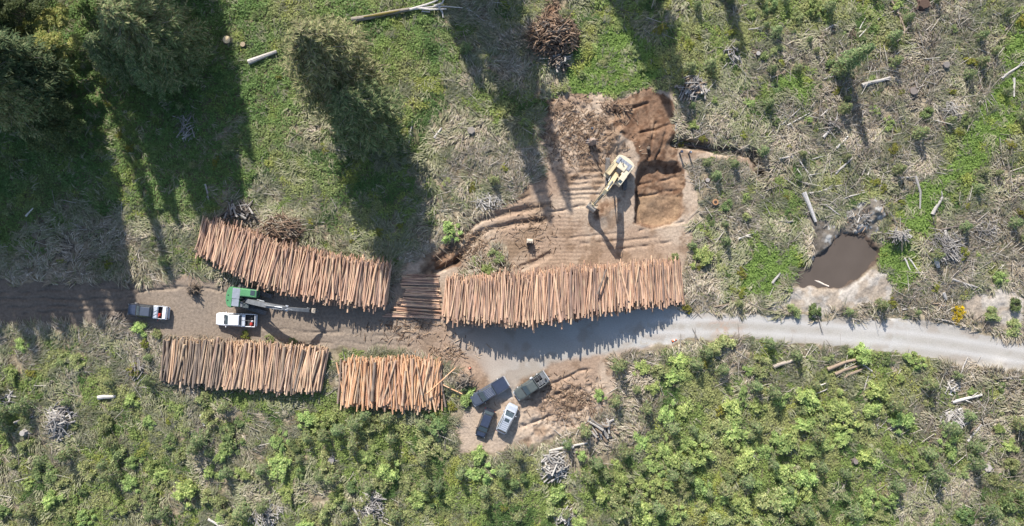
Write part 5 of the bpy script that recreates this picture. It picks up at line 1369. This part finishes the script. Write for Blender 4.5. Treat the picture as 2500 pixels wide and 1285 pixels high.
for pts, r, col, lab, br in [
    ([(2105,209),(2172,190)], .34, GREY, 'split grey log lying level below the slim dark fir in the dry clearcut', 1),
    ([(2010,336),(2030,312),(2045,288)], .24, GREY, 'grey log with a dark root end left of the small tree with long shadow', 3),
    ([(2042,362),(2070,333)], .2, PALE, 'pale log sloping just right of the dark root ended log', 0),
    ([(1902,388),(1944,380),(1962,405),(1982,432)], .16, PALE, 'bent whitish branch above the pond', 3),
    ([(2040,425),(2082,384)], .17, GREY, 'thin grey log sloping above the grey clay heap', 1),
    ([(2096,92),(2172,20)], .09, PALE, 'long thin pale pole at the top of the dry clearcut', 0),
    ([(2100,70),(2116,40)], .08, PALE, 'short thin pole left of the long thin pale pole', 0),
    ([(2190,132),(2240,98)], .08, PALE, 'thin pole below the broken tan branch', 0),
    ([(2176,0),(2195,30),(2212,76)], .16, (.36, .28, .21), 'broken tan branch reaching in from the top edge', 4),
    ([(2476,190),(2478,236)], .2, PALE, 'pale log lying upright in the picture at the right edge meadow', 0),
    ([(2446,192),(2500,152)], .2, GREY, 'grey log sloping to the right edge of the meadow', 2),
    ([(2374,224),(2404,292)], .09, GREY, 'thin grey stick lying across the upper meadow', 0),
    ([(1962,470),(1975,502),(1990,542)], .38, (.42, .40, .385), 'thick grey log running down into the ditch left of the clay heap', 0),
    ([(2234,430),(2246,470),(2247,510)], .2, GREY, 'grey log standing up the picture in the middle meadow', 0),
    ([(2190,436),(2236,431)], .16, GREY, 'level grey log touching the top of the upright meadow log', 0),
    ([(2276,524),(2300,481)], .28, GREY, 'rough grey log in the meadow right of the upright one', 2),
    ([(2298,562),(2374,546)], .2, DRK, 'dark log lying level above the grey brush heap', 1),
    ([(2306,562),(2309,596)], .2, PALE, 'whitish log end at the top of the grey brush heap', 0),
    ([(2282,628),(2290,654)], .42, PALE, 'thick short white log at the left of the grey brush heap', 0),
    ([(2210,630),(2223,660)], .14, PALE, 'left of the two pale logs in the lower meadow', 0),
    ([(2220,630),(2243,664)], .14, PALE, 'right of the two pale logs in the lower meadow', 0),
    ([(1994,685),(2028,700)], .2, (.60, .52, .44), 'pale tan log floating at the lower shore of the pond', 0),
    ([(1886,692),(1905,667)], .22, GREY, 'grey log on the bright meadow left of the pond', 0),
    ([(2324,682),(2355,692),(2386,702)], .2, GREY, 'grey log below the grey brush heap', 2),
    ([(2302,715),(2310,732)], .30, GREY, 'short thick grey log above the yellow flowering bush', 0),
    ([(1892,566),(1915,545),(1936,541)], .13, PALE, 'crooked pale branch left of the pond', 1),
    ([(2012,498),(2052,527)], .14, GREY, 'grey stick slanting at the left of the clay heap', 1),
    ([(2058,486),(2116,468)], .13, GREY, 'grey stick lying level above the clay heap', 0),
    ([(1060,337),(1078,312)], .2, PALE, 'white log in the dry grass left of the arched stump', 0),
    ([(607,152),(640,140),(676,126)], .42, (.44, .40, .36), 'thick grey log just right of the pale cut stump', 0),
    ([(1006,292),(998,350)], .12, GREY, 'thin grey snag in the shade right of the dark conifer', 2),
    ([(240,971),(282,968)], .34, PALE, 'short white log in the lower left growth', 0),
    ([(36,1032),(86,1015)], .18, GREY, 'grey log at the left edge above the antler shaped stump', 0),
    ([(490,1012),(500,1040)], .22, PALE, 'pale log standing up the picture below the long white pickup pile', 0),
    ([(862,1238),(881,1276)], .2, PALE, 'pale log at the left of the bottom brush heap', 0),
    ([(1340,1102),(1390,1090),(1434,1082)], .24, (.44, .40, .35), 'long pale log below the churned dirt', 0),
    ([(1374,1078),(1400,1092)], .42, GREY, 'broad split slab across the long pale log', 0),
    ([(2018,902),(2065,884),(2116,872)], .30, BRN, 'topmost of the three brown logs below the gravel road', 0),
    ([(2038,914),(2114,886)], .26, BRN, 'middle one of the three brown logs below the gravel road', 0),
    ([(2060,922),(2112,898)], .24, BRN, 'lowest of the three brown logs below the gravel road', 0),
    ([(1888,896),(1942,878)], .32, (.34, .29, .24), 'brown grey log left of the three brown logs', 0),
    ([(2324,982),(2360,972),(2396,964)], .26, PALE, 'white log above the white broken wood heap on the right', 3),
    ([(2308,1010),(2346,998)], .2, PALE, 'white log left of the white broken wood heap', 1),
    ([(2362,1078),(2396,1036)], .22, GREY, 'grey log sloping below the white broken wood heap', 0),
    ([(2366,1058),(2394,1034)], .16, BRN, 'brown log beside the grey sloping log on the lower right', 0),
    ([(1990,946),(2016,936)], .14, PALE, 'small pale stick below the three brown logs', 0),
    ([(2320,1122),(2336,1098)], .16, PALE, 'pale stick in the lower right growth', 0),
    ([(508,1268),(548,1292)], .2, PALE, 'white branch at the bottom edge left of the grey heap', 3),
    ([(2232,440),(2250,480)], .06, PALE, 'thin twig beside the upright meadow log', 0),
    ([(1680,345),(1700,352)], .12, PALE, 'pale wood piece at the head of the right hand ditch', 0),
    ([(1140,20),(1190,56)], .08, PALE, 'thin white stick right of the fallen mossy tree', 0),
    ([(62,528),(80,508)], .16, PALE, 'pale stick in the left hand shade', 0),
    ([(500,450),(512,500)], .16, GREY, 'grey snag in the shade above the curved pile', 1),
    ([(1990,965),(2020,950)], .12, GREY, 'thin grey stick in the growth below the three brown logs', 0)]:
    dead_log(pts, r, col, lab, br)
dead_log([(1652,345),(1700,353),(1760,365),(1812,369)], .24, DRK, 'long dark log shape added as ditch shade, reaching right from the red cut', 3)  # added dark shape standing in for the shaded side of the ditch
# fallen mossy tree along the top edge
T = empty('fallen_tree', (*P(990, 35), 0)); tag(T, 'fallen tree with a mossy trunk and bare white top at the upper edge', 'fallen tree')
ox, oy = P(990, 35)
def LP(px, py, z): x, y = P(px, py, z); return (x - ox, y - oy, z + float(zat(x, y)))
m = MB(); m.tube([LP(858, 48, .45), LP(905, 42, .5), LP(960, 30, .55), LP(1000, 23, .6)], [.40, .38, .34, .28], 10, col=(.24, .21, .175)); m.build('trunk', M['dead'], T, colattr=True)
m = MB(); m.tube([LP(888, 42.2, .72), LP(930, 36, .76), LP(985, 24.5, .78)], [.12, .24, .10], 8, col=(.22, .18, .06)); m.build('moss', M['grass'], T, colattr=True)
for pts in ([(1000,23,.6),(1060,17,.7),(1090,16,.8),(1130,20,.6)], [(1000,24,.6),(1040,12,.9),(1068,2,1.1),(1075,-8,1.2)], [(1020,20,.7),(1050,24,.9),(1090,22,.9)], [(1070,17,.7),(1080,30,.4),(1082,44,.3)], [(1060,16,.8),(1080,8,.9),(1085,-4,1.0)], [(1040,18,.7),(1030,28,.5),(1050,30,.5)]):
    m = MB(); m.tube([LP(*p) for p in pts], [.2, .15, .1, .05][:len(pts)], 7, col=(.52, .49, .46)); m.build('limb', M['dead'], T, colattr=True)

def brush_heap(px, py, rx, ry, h, n, cols, label, lmin=.8, lmax=2.6, rmin=.03, rmax=.11, radial=0.0, name='brush_pile', cat='brush pile', core=None):
    x0, y0 = P(px, py, .3); mb = MB(); z0 = float(zat(x0, y0)) - .1; g = random.Random(px * 7 + py); main = g.uniform(0, 3.14)
    if core:
        N = 14
        rings = []
        for j, (fr_, zz) in enumerate(((1.0, -.2), (.95, .3), (.7, .75), (.35, 1.0))):
            rings.append([(x0 + rx * S * .62 * fr_ * g.uniform(.8, 1.2) * math.cos(2 * math.pi * k / N), y0 + ry * S * .62 * fr_ * g.uniform(.8, 1.2) * math.sin(2 * math.pi * k / N), z0 + h * .75 * zz) for k in range(N)])
        nv = len(mb.v); mb.loft(rings); mb.c[nv:] = [scl(core, g.uniform(.7, 1.3)) for _ in mb.c[nv:]]
    for k in range(n):
        a = g.uniform(0, 6.28); q = math.sqrt(g.random())
        cx_ = x0 + rx * S * q * math.cos(a); cy_ = y0 + ry * S * q * math.sin(a); cz = z0 + h * (1 - q * q) * g.uniform(.5, 1.05) + .1
        b = a + g.normalvariate(0, .5) if g.random() < radial * .6 else main + g.normalvariate(0, .7)
        L = g.uniform(lmin, lmax); d = Vector((math.cos(b), math.sin(b), g.normalvariate(0, .22) - (.25 if radial else 0))) * L / 2
        c = Vector((cx_, cy_, cz)); r = g.uniform(rmin, rmax); col = scl(g.choice(cols), g.uniform(.55, 1.0))
        mb.tube([c - d, c + Vector((g.normalvariate(0, .08), g.normalvariate(0, .08), .06)), c + d], [r, r * .85, r * .4], 5, col=col)
    return tag(mb.build(name, M['dead'], None, colattr=True), label, cat)
RED_ = [(.30, .205, .14), (.38, .27, .19), (.22, .145, .10), (.13, .09, .065)]
GRY_ = [GREY, PALE, (.28, .26, .25)]; WHT_ = [PALE, (.58, .545, .50), GREY]
brush_heap(1350, 92, 62, 52, 2.4, 330, RED_ + [DRK], 'big heap of reddish torn roots and stumps near the top', .6, 2.4, .04, .16, .5, 'root_pile', 'root pile', core=(.10, .068, .05))
brush_heap(1365, 150, 26, 26, 1.5, 70, [DRK, GREY, (.25, .2, .16)], 'grey dark root mass hanging below the reddish root heap', .6, 1.8, .05, .2, .4, 'root_pile', 'root pile', core=(.12, .10, .085))
brush_heap(1345, 20, 22, 28, .7, 40, RED_, 'strip of torn roots running off the top edge above the reddish heap', .5, 1.6, .03, .12, 0, 'root_pile', 'root pile')
brush_heap(692, 560, 50, 34, 1.3, 190, RED_ + [(.45, .38, .30)], 'brown heap of broken branches behind the curved log pile', .8, 2.8, .03, .1, 0)
brush_heap(590, 515, 40, 26, 1.2, 60, [DRK, (.2, .17, .14), GREY], 'shaded root heap at the back of the curved log pile', .8, 2.6, .05, .2, .5, 'root_pile', 'root pile', core=(.10, .08, .06))
brush_heap(1190, 490, 34, 20, .7, 70, WHT_, 'bleached branch heap on the green slope above the forked ditch', .7, 2.2, .03, .09)
brush_heap(1690, 215, 36, 34, 1.5, 90, GRY_ + [BRN], 'grey heap of old stumps right of the red cut', .8, 2.4, .06, .2, .3, 'brush_pile', 'brush pile', core=(.12, .10, .085))
brush_heap(2320, 268, 40, 28, .8, 90, WHT_, 'spread of bleached twigs beside the upper meadow', .8, 2.8, .02, .06, .5)
brush_heap(2315, 605, 44, 42, 1.0, 190, GRY_, 'grey brush heap of thin sticks right of the lower meadow', .9, 3.0, .03, .08)
brush_heap(2400, 560, 40, 20, .6, 60, GRY_, 'low scatter of grey sticks right of the dark level log', .8, 2.6, .03, .07)
brush_heap(2335, 1022, 40, 24, .8, 150, WHT_, 'white broken wood heap in the lower right growth', .5, 1.8, .04, .12)
brush_heap(2318, 948, 18, 22, .7, 36, WHT_, 'small white wood heap above the larger white one', .5, 1.5, .04, .13, .6)
brush_heap(145, 1030, 34, 44, 1.6, 90, GRY_, 'grey upturned root fan in the lower left growth', 1.0, 3.2, .04, .15, .85, 'root_wad', 'root wad', core=(.2, .18, .165))
brush_heap(22, 985, 18, 30, 1.0, 26, GRY_, 'grey snag at the left edge above the antler shaped stump', .8, 2.0, .05, .15, .6, 'root_wad', 'root wad')
brush_heap(1355, 1138, 34, 38, 1.5, 110, GRY_ + [PALE], 'grey heap of split wood below the churned dirt', .9, 2.6, .06, .18, .5, core=(.16, .145, .135))
brush_heap(1465, 1042, 34, 22, 1.2, 56, [GREY, PALE, BRN, (.22, .17, .13)], 'criss cross pile of short logs at the right edge of the churned dirt', 1.0, 2.8, .10, .22)
brush_heap(905, 1236, 36, 40, 1.2, 170, GRY_, 'grey brush heap at the bottom left of centre', .8, 2.4, .03, .10, .4)
brush_heap(650, 1258, 44, 34, 1.0, 130, GRY_ + WHT_, 'wide grey brush heap at the bottom edge on the left', .8, 2.6, .03, .10, .3)
brush_heap(1380, 1262, 26, 24, .8, 40, WHT_, 'white wood heap at the bottom edge near the middle', .8, 2.2, .05, .14)
brush_heap(2190, 575, 26, 16, .9, 34, GRY_, 'grey root wad at the right shore of the pond', .6, 1.6, .05, .14, .7, 'root_wad', 'root wad', core=(.22, .2, .185))
brush_heap(2100, 530, 30, 20, .8, 30, GRY_, 'pale roots stuck in the grey clay heap above the pond', .5, 1.4, .03, .1, .6, 'root_wad', 'root wad')
brush_heap(1790, 130, 22, 30, .9, 34, GRY_, 'grey snag heap in the growth right of the upper slope', .8, 2.2, .05, .14, .4)
brush_heap(2030, 305, 24, 26, .9, 46, [DRK, GREY, (.2, .17, .15)], 'dark root tangle at the head of the grey log', .6, 1.8, .03, .1, .5, 'root_wad', 'root wad')
brush_heap(475, 706, 14, 16, 2.0, 40, [DRK, BRN, (.2, .15, .11)], 'upright dark root mass left of the green loader', .6, 1.6, .04, .1, .7, 'root_wad', 'root wad', core=(.1, .08, .06))
brush_heap(338, 900, 28, 18, .8, 60, [GREY, (.3, .27, .24), BRN], 'grey twiggy heap left of the pile below the white pickup', .8, 2.4, .03, .08, .5)
brush_heap(290, 775, 16, 14, .5, 26, [(.26, .22, .19), DRK], 'small heap of roots ahead of the black pickup', .5, 1.4, .03, .1)
brush_heap(455, 310, 26, 40, .9, 60, GRY_, 'pale snag heap in the shade between the upper left trees', .8, 2.6, .03, .1, .4)
brush_heap(1135, 925, 22, 22, .9, 50, [(.3, .25, .2), BRN, DRK], 'brown stump heap between the orange pile and the parked cars', .5, 1.5, .03, .1, .6, 'root_wad', 'root wad', core=(.17, .14, .11))
brush_heap(1500, 262, 40, 14, .8, 60, RED_, 'torn roots along the upper edge of the rubble left of the red cut', .5, 1.5, .04, .14)
brush_heap(2085, 85, 16, 14, .7, 36, [DRK, BRN, (.2, .13, .1)], 'reddish dark twig heap at the foot of the long thin pale pole', .5, 1.4, .02, .06, .5)

for k in range(90):     # fallen branches strewn over the dry ground on the right
    for _ in range(50):
        px = random.uniform(1680, 2500); py = random.uniform(0, 780) if k % 5 else random.uniform(860, 1280)
        x, y = P(px, py)
        if float(free_of_bare(np.array([x]), np.array([y]))[0]) < .3 and float(samp('meadow', x, y)) < .4: break
    a = random.uniform(0, 6.28) if random.random() < .4 else random.gauss(.5, .5); L = random.uniform(22, 62)
    q = [(px, py), (px + L * .5 * math.cos(a) + random.uniform(-3, 3), py - L * .5 * math.sin(a) + random.uniform(-3, 3)), (px + L * math.cos(a), py - L * math.sin(a))]
    c = random.choice([GREY, BRN, scl(PALE, .9), (.26, .22, .18), DRK])
    o = dead_log(q, random.uniform(.05, .15), c, 'weathered branch lying on the ' + ('dry clearcut right of the square pit' if py < 790 else 'lower right growth'), random.randint(0, 3), name='fallen_branch', cat='branch')
    o['group'] = 'weathered branches on the ' + ('dry clearcut' if py < 790 else 'lower right growth')

def stump(px, py, r, h, top, label, hollow=False, side=(.17, .13, .10), roots=5):
    x, y = P(px, py, h); z = float(zat(x, y)); mb = MB(); N = 14; rings = []
    for fr_, zz in ((1.55, -.2), (1.2, h * .25), (1.03, h * .6), (1.0, h)):
        rings.append([(x + r * fr_ * (1 + .1 * math.sin(3 * k + px)) * math.cos(2 * math.pi * k / N), y + r * fr_ * (1 + .1 * math.sin(3 * k + px)) * math.sin(2 * math.pi * k / N), z + zz) for k in range(N)])
    nv = len(mb.v); mb.loft(rings); mb.c[nv:] = [scl(side, random.uniform(.75, 1.25)) for _ in mb.c[nv:]]
    for k in range(roots):
        a = 2 * math.pi * k / roots + random.uniform(-.3, .3); d = Vector((math.cos(a), math.sin(a), 0))
        mb.tube([Vector((x, y, z + h * .3)) + d * r * .8, Vector((x, y, z + .12)) + d * r * 1.7, Vector((x, y, z - .05)) + d * r * 2.6], [r * .35, r * .22, r * .08], 6, col=side)
    o = mb.build('stump', M['dead'], None, colattr=True); tag(o, label, 'stump')
    m = MB(); m.tube([(x, y, z + h - .01), (x, y, z + h + .025)], [r * .97, r * .93], 16, col=top)
    if hollow: m.tube([(x, y, z + h + .02), (x, y, z + h + .03)], [r * .55, r * .5], 12, col=(.05, .04, .035))
    m.build('cut_top', M['log'], o, colattr=True)
stump(553, 97, .62, .7, (.66, .52, .32), 'big stump with a fresh pale cut face at the upper left')
stump(592, 108, .42, .5, (.36, .28, .19), 'smaller dark stump right of the big pale cut stump', side=(.10, .08, .065))
stump(1747, 494, .50, .6, (.34, .19, .10), 'round reddish stump in the bushes right of the square pit', True)
stump(2258, 8, .8, .8, (.09, .06, .045), 'dark burnt stump at the top edge on the right', side=(.12, .08, .065))
stump(2232, 222, .6, .7, (.2, .17, .15), 'dark split stump right of the split grey log', side=(.13, .10, .09))
stump(2312, 158, .5, .8, (.19, .17, .155), 'grey broken stump below the upper right saplings', side=(.18, .16, .145))
stump(1150, 318, .55, .7, (.25, .22, .19), 'arched grey stump in the swirled dry grass', side=(.26, .235, .21))
stump(55, 1058, .42, .9, (.36, .33, .30), 'grey antler shaped stump at the lower left', side=(.36, .33, .31), roots=4)
stump(808, 1125, .5, .6, (.24, .22, .21), 'small grey stump among the growth below the orange pile', side=(.26, .24, .23))
stump(1838, 1112, .42, .5, (.42, .37, .34), 'pale stump in the thicket below the gravel road')
stump(2090, 1128, .4, .6, (.2, .17, .15), 'dark stump with a pale root right of the bright thicket', side=(.12, .1, .09))
stump(2415, 1145, .55, .7, (.40, .36, .32), 'broad pale stump near the lower right corner', side=(.24, .21, .19))
stump(1728, 440, .35, .6, (.30, .27, .25), 'grey stump right of the upper end of the square pit')
stump(1852, 130, .35, .7, (.33, .31, .29), 'grey stump at the right of the snag heap')
# upright broken root stump with a hooked top on the rubble
x, y = P(1443, 350); z = float(zat(x, y)); RS = MB()
RS.tube([(x, y + .1, z - .1), (x + .05, y + .05, z + .9), (x + .05, y, z + 1.6), (x - .05, y - .02, z + 2.3), (x + .12, y, z + 2.9), (x + .42, y, z + 3.15)], [.55, .62, .48, .24, .17, .10], 9, col=(.30, .23, .19))
for k in range(9):
    a = k * .7; RS.tube([(x, y, z + .9), (x + .55 * math.cos(a), y + .45 * math.sin(a), z + 1.0 + .1 * (k % 3)), (x + 1.15 * math.cos(a), y + .6 * math.sin(a), z + 1.1 + .25 * (k % 2))], [.22, .14, .05], 6, col=(.22, .18, .16))
tag(RS.build('root_stump', M['dead'], None, colattr=True), 'upright root stump with a hooked top left of the yellow excavator', 'stump')
for (px, py, r, l) in ((1437, 345, .32, 'dark round boulder beside the upright root stump'), (1446, 314, .22, 'small dark boulder above the upright root stump'), (1448, 341, .34, 'pale boulder touching the upright root stump'),
                       (1582, 1003 - 640, .3, 'brown clod at the foot of the red cut'), (1436, 975, .32, 'brown clod in the churned dirt by the parked truck')):
    x, y = P(px, py, .3); z = float(zat(x, y)); bm = bmesh.new(); bmesh.ops.create_icosphere(bm, subdivisions=3, radius=r)
    for v in bm.verts:
        k = 1 + .35 * (float(fbm(N4, np.array([v.co.x * 3 + px]), np.array([v.co.y * 3 + v.co.z * 2 + py]), .6, 3)[0]) - .5); v.co *= k; v.co.z *= .8
    me = bpy.data.meshes.new('boulder'); bm.to_mesh(me); bm.free()
    me.materials.append(M['navy'] if 'dark' in l else (M['bucketsteel'] if 'pale' in l else M['bark']))
    o = bpy.data.objects.new('boulder', me); o.location = (x, y, z + r * .5); tag(link(o), l, 'boulder')
